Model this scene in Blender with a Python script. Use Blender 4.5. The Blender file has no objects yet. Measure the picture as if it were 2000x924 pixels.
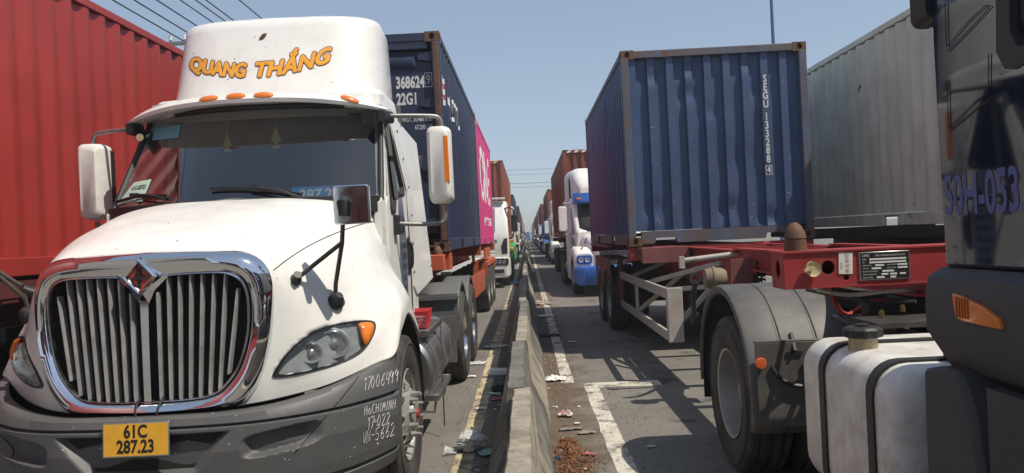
import bpy, bmesh, math, random
from mathutils import Vector, Matrix, noise
from mathutils.bvhtree import BVHTree
from mathutils.geometry import tessellate_polygon

SC = bpy.context.scene
COL = SC.collection
rnd = random.Random(7)
PI = math.pi

# ------------------------------------------------------------------ camera
CAM_H, FPX, ROLL, YAW = 1.66, 1480.0, 0.048, 30 / 1480.0
cam_d = bpy.data.cameras.new("camera")
cam = bpy.data.objects.new("camera", cam_d)
COL.objects.link(cam)
_r = Vector((math.cos(YAW), math.sin(YAW), 0))
_f = Vector((-math.sin(YAW), math.cos(YAW), 0))
_u = Vector((0, 0, 1))
_cx = _r * math.cos(ROLL) - _u * math.sin(ROLL)
_cy = _r * math.sin(ROLL) + _u * math.cos(ROLL)
_m = Matrix((_cx, _cy, -_f)).transposed().to_4x4()
_m.translation = (0, 0, CAM_H)
cam.matrix_world = _m
cam_d.sensor_width = 36
cam_d.lens = FPX / 2000 * 36
cam_d.clip_start = 0.05
cam_d.clip_end = 5000
SC.camera = cam
CAM_O = Vector((0, 0, CAM_H))

# ------------------------------------------------------------------ light
SUN_DIR = Vector((-0.54, 0.30, -1.0)).normalized()
ELEV = math.asin(-SUN_DIR.z)
AZ = math.atan2(-SUN_DIR.x, -SUN_DIR.y)
w = bpy.data.worlds.new("World")
SC.world = w
w.use_nodes = True
wn = w.node_tree
sky = wn.nodes.new("ShaderNodeTexSky")
sky.sky_type = 'NISHITA'
sky.sun_disc = False
sky.sun_elevation = ELEV
sky.sun_rotation = AZ
sky.air_density = 1.0
sky.dust_density = 0.35
sky.ozone_density = 1.8
bg = wn.nodes["Background"]
bg.inputs[1].default_value = 0.145
hsv = wn.nodes.new("ShaderNodeHueSaturation")
hsv.inputs["Saturation"].default_value = 0.74
wn.links.new(sky.outputs[0], hsv.inputs["Color"])
mxs = wn.nodes.new("ShaderNodeMix"); mxs.data_type = 'RGBA'   # hazy tropical air: evens out the clear-sky gradient
mxs.inputs[0].default_value = 0.5
mxs.inputs[7].default_value = (1.75, 2.35, 3.25, 1)
wn.links.new(hsv.outputs[0], mxs.inputs[6])
wn.links.new(mxs.outputs[2], bg.inputs[0])
sd = bpy.data.lights.new("sun", 'SUN')
sd.energy = 4.6
sd.angle = math.radians(0.5)
sd.color = (1.0, 0.92, 0.79)
sun = bpy.data.objects.new("sun", sd)
COL.objects.link(sun)
sun.rotation_euler = SUN_DIR.to_track_quat('-Z', 'Y').to_euler()
sun.location = (20, -10, 40)
SC.view_settings.view_transform = 'Standard'
SC.view_settings.look = 'None'
SC.view_settings.exposure = 0.05
SC.view_settings.gamma = 1
SC.view_settings.use_curve_mapping = False
SC.cycles.max_bounces = 7
SC.cycles.transparent_max_bounces = 12

# ------------------------------------------------------------------ helpers
def ray(px, py):
    c, s = math.cos(ROLL), math.sin(ROLL)
    dx, dy = px - 1000, py - 462
    return (_cx * dx - _cy * dy + _f * FPX).normalized()

def on(px, py, X=None, Y=None, Z=None):
    d = ray(px, py)
    t = X / d.x if X is not None else Y / d.y if Y is not None else (Z - CAM_H) / d.z
    return CAM_O + d * t

_links = {}
def mat(name, col, rough=0.5, metal=0.0, var=0.0, dirt=0.0, dirtcol=(0.10, 0.075, 0.05), rust=0.0, bump=0.0,
        scale=3.0, coat=0.0, ior=None, streak=0.0, bscale=60.0, dlo=0.45, dhi=0.75, rvar=0.0, trans=0.0):
    m = bpy.data.materials.new(name)
    m.use_nodes = True
    nt = m.node_tree
    N, L = nt.nodes, nt.links
    p = N["Principled BSDF"]
    p.inputs["Roughness"].default_value = rough
    p.inputs["Metallic"].default_value = metal
    if coat:
        p.inputs["Coat Weight"].default_value = coat
        p.inputs["Coat Roughness"].default_value = 0.06
    if ior: p.inputs["IOR"].default_value = ior
    if trans: p.inputs["Transmission Weight"].default_value = trans
    tc = N.new("ShaderNodeTexCoord")
    oi = N.new("ShaderNodeObjectInfo")
    mp = N.new("ShaderNodeVectorMath"); mp.operation = 'ADD'
    rv = N.new("ShaderNodeVectorMath"); rv.operation = 'SCALE'
    rv.inputs[0].default_value = (17, 31, 23)
    L.new(oi.outputs["Random"], rv.inputs["Scale"])
    L.new(tc.outputs["Object"], mp.inputs[0]); L.new(rv.outputs[0], mp.inputs[1])
    P = mp.outputs[0]
    def noi(sc, det=8, vec=None, rg=0.6):
        n = N.new("ShaderNodeTexNoise")
        n.inputs["Scale"].default_value = sc
        n.inputs["Detail"].default_value = det
        n.inputs["Roughness"].default_value = rg
        L.new(vec or P, n.inputs["Vector"])
        return n.outputs["Fac"]
    def mr(v, a, b, c=0.0, d=1.0):
        n = N.new("ShaderNodeMapRange")
        L.new(v, n.inputs[0])
        for i, q in enumerate((a, b, c, d)): n.inputs[i + 1].default_value = q
        return n.outputs[0]
    def mix(f, a, b):
        n = N.new("ShaderNodeMix"); n.data_type = 'RGBA'
        if isinstance(f, float): n.inputs[0].default_value = f
        else: L.new(f, n.inputs[0])
        for s, q in ((n.inputs[6], a), (n.inputs[7], b)):
            if isinstance(q, tuple): s.default_value = (*q, 1)
            else: L.new(q, s)
        return n.outputs[2]
    c = tuple(col)
    if var:
        c = mix(mr(noi(scale, 6), 0.3, 0.7), tuple(x * (1 - var) for x in col), tuple(min(1, x * (1 + var)) for x in col))
    if streak:
        sv = N.new("ShaderNodeVectorMath"); sv.operation = 'MULTIPLY'
        sv.inputs[1].default_value = (9, 9, 0.5)
        L.new(P, sv.inputs[0])
        c = mix(mr(noi(1.3, 9, sv.outputs[0]), 0.5, 0.8, 0.0, streak), c, dirtcol)
    if dirt:
        c = mix(mr(noi(scale * 0.9, 12, rg=0.7), dlo, dhi, 0.0, dirt), c, dirtcol)
    if rust:
        rn = mr(noi(scale * 2.3, 12, rg=0.65), 0.66 - 0.12 * rust, 0.70 - 0.10 * rust)
        c = mix(rn, c, (0.17, 0.065, 0.028))
        p_r = mr(rn, 0, 1, rough, 0.85)
        L.new(p_r, p.inputs["Roughness"])
    elif rvar:
        L.new(mr(noi(scale * 1.7, 8), 0.3, 0.7, max(0.02, rough - rvar), rough + rvar), p.inputs["Roughness"])
    if isinstance(c, tuple): p.inputs["Base Color"].default_value = (*c, 1)
    else: L.new(c, p.inputs["Base Color"])
    if bump:
        b = N.new("ShaderNodeBump"); b.inputs["Strength"].default_value = bump
        b.inputs["Distance"].default_value = 0.01
        L.new(noi(bscale, 6), b.inputs["Height"])
        L.new(b.outputs[0], p.inputs["Normal"])
    return m

def glass(name, tint, refl=1.0, rough=0.02):
    m = bpy.data.materials.new(name); m.use_nodes = True
    nt = m.node_tree; N, L = nt.nodes, nt.links
    N.remove(N["Principled BSDF"])
    t = N.new("ShaderNodeBsdfTransparent"); t.inputs[0].default_value = (*tint, 1)
    g = N.new("ShaderNodeBsdfGlossy"); g.inputs["Roughness"].default_value = rough
    fr = N.new("ShaderNodeLayerWeight"); fr.inputs[0].default_value = 0.5
    pw = N.new("ShaderNodeMath"); pw.operation = 'POWER'; pw.inputs[1].default_value = 4.0
    L.new(fr.outputs["Facing"], pw.inputs[0])
    mu = N.new("ShaderNodeMath"); mu.operation = 'MULTIPLY_ADD'; mu.use_clamp = True
    mu.inputs[1].default_value = 0.9 * refl; mu.inputs[2].default_value = 0.045 * refl
    L.new(pw.outputs[0], mu.inputs[0])
    x = N.new("ShaderNodeMixShader")
    L.new(mu.outputs[0], x.inputs[0]); L.new(t.outputs[0], x.inputs[1]); L.new(g.outputs[0], x.inputs[2])
    L.new(x.outputs[0], N["Material Output"].inputs[0])
    return m

M = {}
M['white'] = mat('white_paint', (0.80, 0.79, 0.755), 0.36, var=0.04, dirt=0.22, dirtcol=(0.42, 0.37, 0.29), coat=0.25, scale=3.5, rvar=0.12, streak=0.10)
M['white_plain'] = mat('white_plastic', (0.74, 0.73, 0.69), 0.45, var=0.05, dirt=0.3, dirtcol=(0.35, 0.31, 0.26), scale=6)
M['white_old'] = mat('white_worn', (0.66, 0.64, 0.58), 0.5, var=0.08, dirt=0.5, dirtcol=(0.25, 0.21, 0.16), scale=3)
M['chrome'] = mat('chrome', (0.78, 0.79, 0.82), 0.06, 1.0, rvar=0.04, scale=8)
M['chrome_dull'] = mat('dull_chrome', (0.55, 0.55, 0.57), 0.22, 1.0, rvar=0.1, dirt=0.4, dirtcol=(0.2, 0.18, 0.15), scale=10)
M['bumper'] = mat('grey_plastic', (0.085, 0.087, 0.090), 0.52, var=0.10, dirt=0.28, dirtcol=(0.17, 0.155, 0.13), bump=0.05, bscale=400, scale=4)
M['black'] = mat('black_plastic', (0.018, 0.018, 0.020), 0.5, var=0.2, dirt=0.3, dirtcol=(0.06, 0.055, 0.045), scale=5)
M['blackdeep'] = mat('dark_cavity', (0.008, 0.008, 0.008), 0.8)
M['rubber'] = mat('tyre_rubber', (0.040, 0.038, 0.036), 0.8, var=0.25, dirt=0.6, dirtcol=(0.14, 0.115, 0.09), bump=0.15, bscale=90, scale=4)
M['seal'] = mat('rubber_seal', (0.02, 0.02, 0.02), 0.55)
M['bar'] = mat('grille_silver', (0.50, 0.50, 0.50), 0.32, 0.45, var=0.12, dirt=0.6, dirtcol=(0.16, 0.14, 0.12), scale=9)
M['steel'] = mat('grey_steel', (0.28, 0.27, 0.26), 0.45, 0.6, var=0.2, dirt=0.5, dirtcol=(0.12, 0.09, 0.06), scale=7)
M['rimgrey'] = mat('painted_rim', (0.38, 0.37, 0.35), 0.40, 0.3, var=0.12, dirt=0.45, dirtcol=(0.16, 0.12, 0.085), scale=5)
M['alu'] = mat('aluminium', (0.5, 0.5, 0.49), 0.3, 0.9, var=0.1, dirt=0.5, dirtcol=(0.2, 0.17, 0.13), scale=5)
M['chassis'] = mat('chassis_black', (0.025, 0.024, 0.023), 0.7, var=0.3, dirt=0.7, dirtcol=(0.085, 0.07, 0.055), scale=6, bump=0.1)
M['amber'] = mat('amber_lens', (0.75, 0.20, 0.02), 0.2, var=0.1, coat=0.5, scale=30)
M['mesh'] = mat('grille_mesh', (0.012, 0.011, 0.010), 0.7, bump=0.8, bscale=250)
M['glass'] = glass('window_glass', (0.38, 0.42, 0.43), 1.25)
M['glass_dark'] = glass('tinted_glass', (0.56, 0.60, 0.60), 3.6)
M['lens'] = glass('clear_lens', (0.85, 0.87, 0.88), 1.0, 0.04)
M['mirror'] = mat('mirror_glass', (0.85, 0.86, 0.88), 0.02, 1.0)
M['yellow_plate'] = mat('yellow_plate', (0.80, 0.42, 0.03), 0.4, var=0.06, dirt=0.25, scale=12)
M['ink'] = mat('black_ink', (0.012, 0.012, 0.012), 0.5)
M['chalk'] = mat('chalk_white', (0.62, 0.62, 0.60), 0.9, dirt=0.5, dirtcol=(0.2, 0.2, 0.2), scale=40)
M['txt_white'] = mat('lettering_white', (0.72, 0.72, 0.70), 0.6, dirt=0.35, dirtcol=(0.3, 0.3, 0.32), scale=9)
M['orange_txt'] = mat('orange_lettering', (0.78, 0.36, 0.035), 0.45)
M['maroon_txt'] = mat('dark_outline', (0.13, 0.035, 0.06), 0.5)

def tag(o, label=None, cat=None, group=None, kind=None):
    if label: o['label'] = label
    if cat: o['category'] = cat
    if group: o['group'] = group
    if kind: o['kind'] = kind
    return o

def thing(name, label, cat, loc=(0, 0, 0), group=None, rz=0.0):
    o = bpy.data.objects.new(name, None)
    COL.objects.link(o)
    o.location = loc
    o.rotation_euler = (0, 0, rz)
    o.empty_display_size = 0.3
    return tag(o, label, cat, group)

def kids(o): return [c for c in bpy.data.objects if c.parent == o]

def dup(root, loc=None, label=None, group=None, swap=None):
    def cp(o, par):
        c = o.copy(); COL.objects.link(c)
        c.parent = par
        if swap and c.type == 'MESH':
            for s in c.material_slots:
                if s.material and s.material.name in swap:
                    nm = swap[s.material.name]; s.link = 'OBJECT'; s.material = nm
        for k in kids_of[o]: cp(k, c)
        return c
    kids_of = {}
    def rec(o):
        kids_of[o] = [k for k in bpy.data.objects if k.parent == o]
        for k in kids_of[o]: rec(k)
    rec(root)
    r = cp(root, None)
    if loc is not None: r.location = loc
    if label: r['label'] = label
    if group: r['group'] = group
    return r

class MB:
    def __init__(s): s.v = []; s.f = []
    def add(s, vs, fs):
        b = len(s.v)
        s.v += [tuple(v) for v in vs]
        s.f += [tuple(i + b for i in f) for f in fs]
        return s
    def box(s, c, d, rot=None):
        hx, hy, hz = d[0] / 2, d[1] / 2, d[2] / 2
        vs = [Vector((x, y, z)) for x in (-hx, hx) for y in (-hy, hy) for z in (-hz, hz)]
        if rot is not None: vs = [rot @ v for v in vs]
        vs = [v + Vector(c) for v in vs]
        return s.add(vs, [(0, 1, 3, 2), (4, 6, 7, 5), (0, 4, 5, 1), (2, 3, 7, 6), (0, 2, 6, 4), (1, 5, 7, 3)])
    def bar(s, p0, p1, wd, ht, up=(0, 0, 1)):
        p0, p1 = Vector(p0), Vector(p1)
        d = (p1 - p0).normalized()
        a = d.cross(Vector(up))
        if a.length < 1e-4: a = Vector((1, 0, 0))
        a.normalize(); b = a.cross(d)
        vs = []
        for p in (p0, p1):
            for i, j in ((-1, -1), (1, -1), (1, 1), (-1, 1)):
                vs.append(p + a * (i * wd / 2) + b * (j * ht / 2))
        return s.add(vs, [(0, 3, 2, 1), (4, 5, 6, 7)] + [(i, (i + 1) % 4, 4 + (i + 1) % 4, 4 + i) for i in range(4)])
    def tube(s, path, r, n=10, caps=True):
        P = [Vector(p) for p in path]
        rs = r if isinstance(r, (list, tuple)) else [r] * len(P)
        rings = []
        a = None
        for i, p in enumerate(P):
            d = (P[min(i + 1, len(P) - 1)] - P[max(i - 1, 0)]).normalized()
            if a is None:
                a = d.cross(Vector((0, 0, 1)))
                if a.length < 1e-3: a = d.cross(Vector((1, 0, 0)))
            a = (a - d * a.dot(d)).normalized()
            b = d.cross(a)
            rings.append([p + (a * math.cos(t) + b * math.sin(t)) * rs[i] for t in (2 * PI * k / n for k in range(n))])
        return s.loft(rings, caps, True)
    def cyl(s, p0, p1, r, n=16, r1=None): return s.tube([p0, p1], [r, r if r1 is None else r1], n)
    def loft(s, rings, caps=True, closed=True):
        n = len(rings[0]); vs = [v for r in rings for v in r]; fs = []
        for i in range(len(rings) - 1):
            for k in range(n if closed else n - 1):
                fs.append((i * n + k, i * n + (k + 1) % n, (i + 1) * n + (k + 1) % n, (i + 1) * n + k))
        if caps:
            fs.append(tuple(reversed(range(n)))); fs.append(tuple((len(rings) - 1) * n + k for k in range(n)))
        return s.add(vs, fs)
    def lathe(s, prof, c=(0, 0, 0), n=32, axis='x', closed=False):
        rings = []
        for (x, r) in prof:
            ring = []
            for k in range(n):
                t = 2 * PI * k / n
                a, b = r * math.cos(t), r * math.sin(t)
                ring.append((c[0] + x, c[1] + a, c[2] + b) if axis == 'x' else (c[0] + a, c[1] + b, c[2] + x) if axis == 'z' else (c[0] + b, c[1] + x, c[2] + a))
            rings.append(ring)
        if closed: rings.append(rings[0])
        b = len(s.v)
        s.loft(rings, False)
        if not closed:
            if prof[0][1] < .031: s.f.append(tuple(b + k for k in reversed(range(n))))
            if prof[-1][1] < .031: s.f.append(tuple(b + (len(rings) - 1) * n + k for k in range(n)))
        return s
    def grid(s, rows):
        n = len(rows[0]); vs = [v for r in rows for v in r]
        return s.add(vs, [(i * n + k, i * n + k + 1, (i + 1) * n + k + 1, (i + 1) * n + k) for i in range(len(rows) - 1) for k in range(n - 1)])
    def panel(s, outline, holes, fn, t=0.02):
        loops = [outline] + list(holes)
        tris = tessellate_polygon([[Vector((a, b, 0)) for a, b in l] for l in loops])
        flat = [p for l in loops for p in l]
        n = len(flat)
        vs = [fn(a, b, 0) for a, b in flat] + ([fn(a, b, t) for a, b in flat] if t else [])
        fs = [tuple(x) for x in tris]
        if t:
            fs += [tuple(i + n for i in reversed(x)) for x in tris]
            b = 0
            for l in loops:
                m = len(l)
                fs += [(b + i, b + (i + 1) % m, n + b + (i + 1) % m, n + b + i) for i in range(m)]
                b += m
        return s.add(vs, fs)
    def mirrored(s):
        o = MB(); o.v = [(-x, y, z) for x, y, z in s.v]; o.f = [tuple(reversed(f)) for f in s.f]; return o
    def both(s):
        m = s.mirrored(); return MB().add(s.v, s.f).add(m.v, m.f)
    def mesh(s, name, m, smooth=None, off=(0, 0, 0), weld=0.0):
        me = bpy.data.meshes.new(name)
        me.from_pydata([(x - off[0], y - off[1], z - off[2]) for x, y, z in s.v], [], s.f)
        bm = bmesh.new(); bm.from_mesh(me)
        if weld: bmesh.ops.remove_doubles(bm, verts=bm.verts, dist=weld)
        bmesh.ops.recalc_face_normals(bm, faces=bm.faces)
        bm.to_mesh(me); bm.free()
        if smooth is not None:
            me.polygons.foreach_set('use_smooth', [True] * len(me.polygons))
            me.set_sharp_from_angle(angle=math.radians(smooth))
        if m: me.materials.append(m)
        return me
    def build(s, name, m, parent=None, smooth=None, off=(0, 0, 0), weld=0.0, bevel=0.0, label=None, solid=0.0):
        o = bpy.data.objects.new(name, s.mesh(name, m, smooth, off, weld))
        COL.objects.link(o)
        if parent: o.parent = parent
        if solid:
            q = o.modifiers.new('solid', 'SOLIDIFY'); q.thickness = solid; q.offset = -1
        if bevel:
            q = o.modifiers.new('bevel', 'BEVEL'); q.width = bevel; q.segments = 2; q.limit_method = 'ANGLE'
            q.angle_limit = math.radians(40)
            if smooth is None:
                o.data.polygons.foreach_set('use_smooth', [True] * len(o.data.polygons))
                o.data.set_sharp_from_angle(angle=math.radians(35))
        if label: o['label'] = label
        return o

def obj(name, me, parent=None, loc=(0, 0, 0), rz=0.0):
    o = bpy.data.objects.new(name, me); COL.objects.link(o)
    o.parent = parent; o.location = loc; o.rotation_euler = (0, 0, rz)
    return o

def cr(p0, p1, p2, p3, t):
    return 0.5 * ((2 * p1) + (p2 - p0) * t + (2 * p0 - 5 * p1 + 4 * p2 - p3) * t * t + (3 * p1 - p0 - 3 * p2 + p3) * t ** 3)
def curve(P, n, closed=False):
    P = [Vector(p) for p in P]; N = len(P); out = []
    for i in range(N if closed else N - 1):
        if closed: a, b, c, d = P[i - 1], P[i], P[(i + 1) % N], P[(i + 2) % N]
        else: b, c = P[i], P[i + 1]; a = P[i - 1] if i else b * 2 - c; d = P[i + 2] if i + 2 < N else c * 2 - b
        out += [cr(a, b, c, d, k / n) for k in range(n)]
    if not closed: out.append(P[-1])
    return out
def patch(net, nu, nv):
    """net: list of columns; each column a list of 3-D points. Returns dense grid."""
    cols = [curve(c, nu) for c in net]
    rows = list(zip(*cols))
    return [curve(r, nv) for r in rows]

def rrect(hw, z0, z1, r, n=5, cx=0.0, top_r=None):
    r0 = r; r1 = r if top_r is None else top_r
    pts = []
    for (qx, qz, a0, rr) in ((1, 0, -90, r0), (1, 1, 0, r1), (-1, 1, 90, r1), (-1, 0, 180, r0)):
        rr = max(0.001, min(rr, hw * 0.98, (z1 - z0) * 0.49))
        ox = cx + qx * (hw - rr); oz = (z1 - rr) if qz else (z0 + rr)
        for k in range(n + 1):
            a = math.radians(a0 + 90 * k / n)
            pts.append((ox + rr * math.cos(a), oz + rr * math.sin(a)))
    return pts
def loftbox(secs, n=5):
    """secs: (y, hw, z0, z1, r[, cx[, top_r]]) -> lofted rounded box along y."""
    m = MB()
    rings = []
    for q in secs:
        y, hw, z0, z1, r = q[:5]
        cx = q[5] if len(q) > 5 else 0.0
        tr = q[6] if len(q) > 6 else None
        rings.append([(x, y, z) for x, z in rrect(hw, z0, z1, r, n, cx, tr)])
    m.loft(rings)
    return m
def rotz(a): return Matrix.Rotation(a, 3, 'Z')
def roty(a): return Matrix.Rotation(a, 3, 'Y')
def rotx(a): return Matrix.Rotation(a, 3, 'X')

def text2d(body, size, bold=0.0, shear=0.0, sx=1.0, spacing=1.0, align='CENTER'):
    c = bpy.data.curves.new('t', 'FONT')
    c.body = body; c.size = size; c.offset = bold; c.shear = shear
    c.align_x = align; c.align_y = 'CENTER'; c.space_character = spacing; c.resolution_u = 3
    o = bpy.data.objects.new('t', c); COL.objects.link(o)
    dg = bpy.context.evaluated_depsgraph_get()
    me = bpy.data.meshes.new_from_object(o.evaluated_get(dg))
    vs = [(v.co.x * sx, v.co.y) for v in me.vertices]
    fs = [tuple(p.vertices) for p in me.polygons]
    bpy.data.objects.remove(o); bpy.data.meshes.remove(me); bpy.data.curves.remove(c)
    return vs, fs
def lettering(name, body, size, fn, m, parent=None, off=(0, 0, 0), cuts=None, **k):
    vs, fs = text2d(body, size, **k)
    b = MB()
    if cuts:
        bm = bmesh.new()
        q = [bm.verts.new((x, y, 0)) for x, y in vs]
        for f in fs:
            try: bm.faces.new([q[i] for i in f])
            except ValueError: pass
        x0, x1 = min(v[0] for v in vs), max(v[0] for v in vs)
        for cx in cuts:
            if x0 < cx < x1:
                bmesh.ops.bisect_plane(bm, geom=bm.verts[:] + bm.edges[:] + bm.faces[:], plane_co=(cx, 0, 0), plane_no=(1, 0, 0))
        bm.verts.index_update()
        vs = [(v.co.x, v.co.y) for v in bm.verts]
        fs = [tuple(v.index for v in f.verts) for f in bm.faces]
        bm.free()
    b.add([fn(x, y) for x, y in vs], fs)
    return b.build(name, m, parent, off=off)

GL = {'1': [[(.1, .8), (.35, 1), (.3, 0)]], '7': [[(0, .95), (.6, 1), (.2, 0)]], '0': [[(.3, 1), (0, .5), (.25, 0), (.55, .5), (.3, 1)]],
      '6': [[(.5, 1), (.1, .45), (.15, 0), (.5, .1), (.45, .45), (.1, .4)]], '4': [[(.15, 1), (0, .4), (.55, .5)], [(.5, .9), (.4, 0)]],
      '9': [[(.5, .8), (.2, 1), (0, .65), (.3, .5), (.5, .9), (.4, 0)]], 'H': [[(0, 1), (0, 0)], [(.5, 1), (.5, 0)], [(0, .5), (.5, .55)]],
      'O': [[(.3, .7), (0, .35), (.25, 0), (.55, .35), (.3, .7)]], 'C': [[(.55, .9), (.2, .95), (0, .4), (.2, 0), (.5, .1)]],
      'I': [[(.2, 1), (.15, 0)]], 'M': [[(0, 0), (.1, .95), (.3, .3), (.5, .95), (.6, 0)]], 'N': [[(0, 0), (.05, 1), (.45, 0), (.5, 1)]],
      '2': [[(0, .8), (.3, 1), (.5, .7), (0, 0), (.6, .05)]], '-': [[(0, .5), (.4, .52)]], 'V': [[(0, 1), (.2, 0), (.5, 1)]],
      '5': [[(.55, 1), (.1, .95), (.05, .55), (.45, .5), (.4, .05), (0, .05)]], ' ': []}
def scrawl(mb, body, x0, z0, h, fn, wd=0.004):
    x = x0
    for ch in body:
        for st in GL[ch]:
            pts = [fn(x + a * h * 0.75 + b * h * 0.1, z0 + b * h + rnd.uniform(-.03, .03) * h) for a, b in st]
            P = curve(pts, 3) if len(pts) > 2 else [Vector(p) for p in pts]
            mb.tube(P, wd, 4)
        x += h * (0.62 if ch in 'HMONC02695' else 0.45)
# ------------------------------------------------------------------ setting
def ground_material():
    m = bpy.data.materials.new('asphalt'); m.use_nodes = True
    nt = m.node_tree; N, L = nt.nodes, nt.links
    p = N["Principled BSDF"]; p.inputs["Roughness"].default_value = 0.85
    tc = N.new("ShaderNodeTexCoord"); P = tc.outputs["Object"]
    def noi(sc, det=8, rg=.6):
        n = N.new("ShaderNodeTexNoise"); n.inputs["Scale"].default_value = sc; n.inputs["Detail"].default_value = det
        n.inputs["Roughness"].default_value = rg
        L.new(P, n.inputs["Vector"]); return n.outputs["Fac"]
    def mr(v, a, b, c=0., d=1.):
        n = N.new("ShaderNodeMapRange"); L.new(v, n.inputs[0])
        for i, q in enumerate((a, b, c, d)): n.inputs[i + 1].default_value = q
        return n.outputs[0]
    def mix(f, a, b):
        n = N.new("ShaderNodeMix"); n.data_type = 'RGBA'; L.new(f, n.inputs[0])
        for s, q in ((n.inputs[6], a), (n.inputs[7], b)):
            if isinstance(q, tuple): s.default_value = (*q, 1)
            else: L.new(q, s)
        return n.outputs[2]
    def mth(op, a, b):
        n = N.new("ShaderNodeMath"); n.operation = op
        for s, q in zip(n.inputs, (a, b)):
            if isinstance(q, (int, float)): s.default_value = q
            else: L.new(q, s)
        return n.outputs[0]
    vor = N.new("ShaderNodeTexVoronoi"); vor.inputs["Scale"].default_value = 110; L.new(P, vor.inputs["Vector"])
    c = mix(mr(noi(1.1, 10), .3, .7), (.125, .116, .102), (.205, .188, .163))
    c = mix(mr(noi(160, 3), .42, .72, 0, .75), c, (.22, .205, .18))
    c = mix(mr(noi(75, 4), .55, .72, 0, .85), c, (.04, .037, .033))
    c = mix(mr(noi(5, 10, .7), .55, .7, 0, .45), c, (.055, .05, .045))
    sx = N.new("ShaderNodeSeparateXYZ"); L.new(P, sx.inputs[0]); X = sx.outputs[0]
    # earth swept against the barrier foot
    d = mth('ABSOLUTE', mth('SUBTRACT', X, 0.20), 0.0)
    band = mr(mth('ADD', d, mr(noi(2.2, 9), .3, .7, -.22, .22)), .16, .42, 1., 0.)
    c = mix(mth('MULTIPLY', band, mr(noi(7, 9, .7), .3, .6, .5, 1.)), c, (.105, .070, .042))
    d2 = mth('ABSOLUTE', mth('ADD', X, 0.36), 0.0)
    band2 = mr(mth('ADD', d2, mr(noi(2.6, 9), .3, .7, -.1, .1)), .04, .16, 1., 0.)
    c = mix(mth('MULTIPLY', band2, mr(noi(9, 9), .3, .6, .2, .8)), c, (.07, .055, .042))
    # oil spots down the lane middle
    oil = mth('MULTIPLY', mr(noi(1.7, 6), .56, .66), mr(mth('ABSOLUTE', mth('SUBTRACT', X, 1.55), 0.), .3, .9, .8, 0.))
    c = mix(oil, c, (.025, .023, .021))
    def spot(x, y, r, col, k):
        v = N.new("ShaderNodeVectorMath"); v.operation = 'DISTANCE'; L.new(P, v.inputs[0]); v.inputs[1].default_value = (x, y, .25)
        return mix(mth('MULTIPLY', mr(mth('ADD', v.outputs["Value"], mr(noi(9, 9, .7), .3, .7, -r * .7, r * .7)), r * .55, r * .85, 1., 0.), k), c, col)
    c = spot(1.28, 5.75, .20, (.022, .021, .021), .9)
    c = spot(1.05, 6.15, .10, (.03, .028, .027), .8)
    c = spot(-.72, 7.4, .12, (.04, .037, .034), .6)
    cr_ = N.new("ShaderNodeTexVoronoi"); cr_.feature = 'DISTANCE_TO_EDGE'; cr_.inputs["Scale"].default_value = .55
    wv = N.new("ShaderNodeVectorMath"); wv.operation = 'ADD'
    nz_ = N.new("ShaderNodeTexNoise"); nz_.inputs["Scale"].default_value = 2.5; nz_.inputs["Detail"].default_value = 8; L.new(P, nz_.inputs["Vector"])
    L.new(P, wv.inputs[0]); L.new(nz_.outputs["Color"], wv.inputs[1]); L.new(wv.outputs[0], cr_.inputs["Vector"])
    c = mix(mr(cr_.outputs["Distance"], .002, .005, .4, 0.), c, (.035, .032, .03))
    L.new(c, p.inputs["Base Color"])
    b = N.new("ShaderNodeBump"); b.inputs["Strength"].default_value = 0.35; b.inputs["Distance"].default_value = 0.006
    L.new(mth('ADD', noi(140, 4), mth('MULTIPLY', vor.outputs["Distance"], .6)), b.inputs["Height"])
    L.new(b.outputs[0], p.inputs["Normal"])
    return m

g = MB().box((0, 300, -0.25), (1600, 2600, 0.5)).build('ground', ground_material()); tag(g, kind='structure')

def line_material(name, col, lo, hi):
    m = mat(name, col, 0.8, var=0.12, scale=5, dirt=0.95, dirtcol=(.085, .078, .068), dlo=lo, dhi=hi, bump=.15, bscale=120)
    return m
M['line_y'] = line_material('worn_yellow_paint', (.52, .43, .27), .46, .62)
M['line_w'] = line_material('worn_white_paint', (.56, .52, .44), .48, .62)
def mark(name, x0, x1, y0, y1, m):
    mb = MB(); n = max(1, int((y1 - y0) / .25)); rows = []
    for i in range(n + 1):
        y = y0 + (y1 - y0) * i / n
        rows.append([(x0 + rnd.uniform(-.008, .008), y, .004), (x1 + rnd.uniform(-.008, .008), y, .004)])
    o = mb.grid(rows).build(name, m); tag(o, kind='structure'); return o
mark('road_line', -.625, -.475, 1.5, 260, M['line_y'])
mark('road_line', .30, .44, 8.42, 260, M['line_w'])
mark('road_line', .535, .69, 1.2, 8.1, M['line_w'])
mark('road_line', .535, 1.36, 8.105, 8.38, M['line_w'])
mark('road_line', -8.1, -7.95, -10, 260, M['line_w'])
mark('road_line', 7.6, 7.75, -10, 260, M['line_w'])

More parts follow.
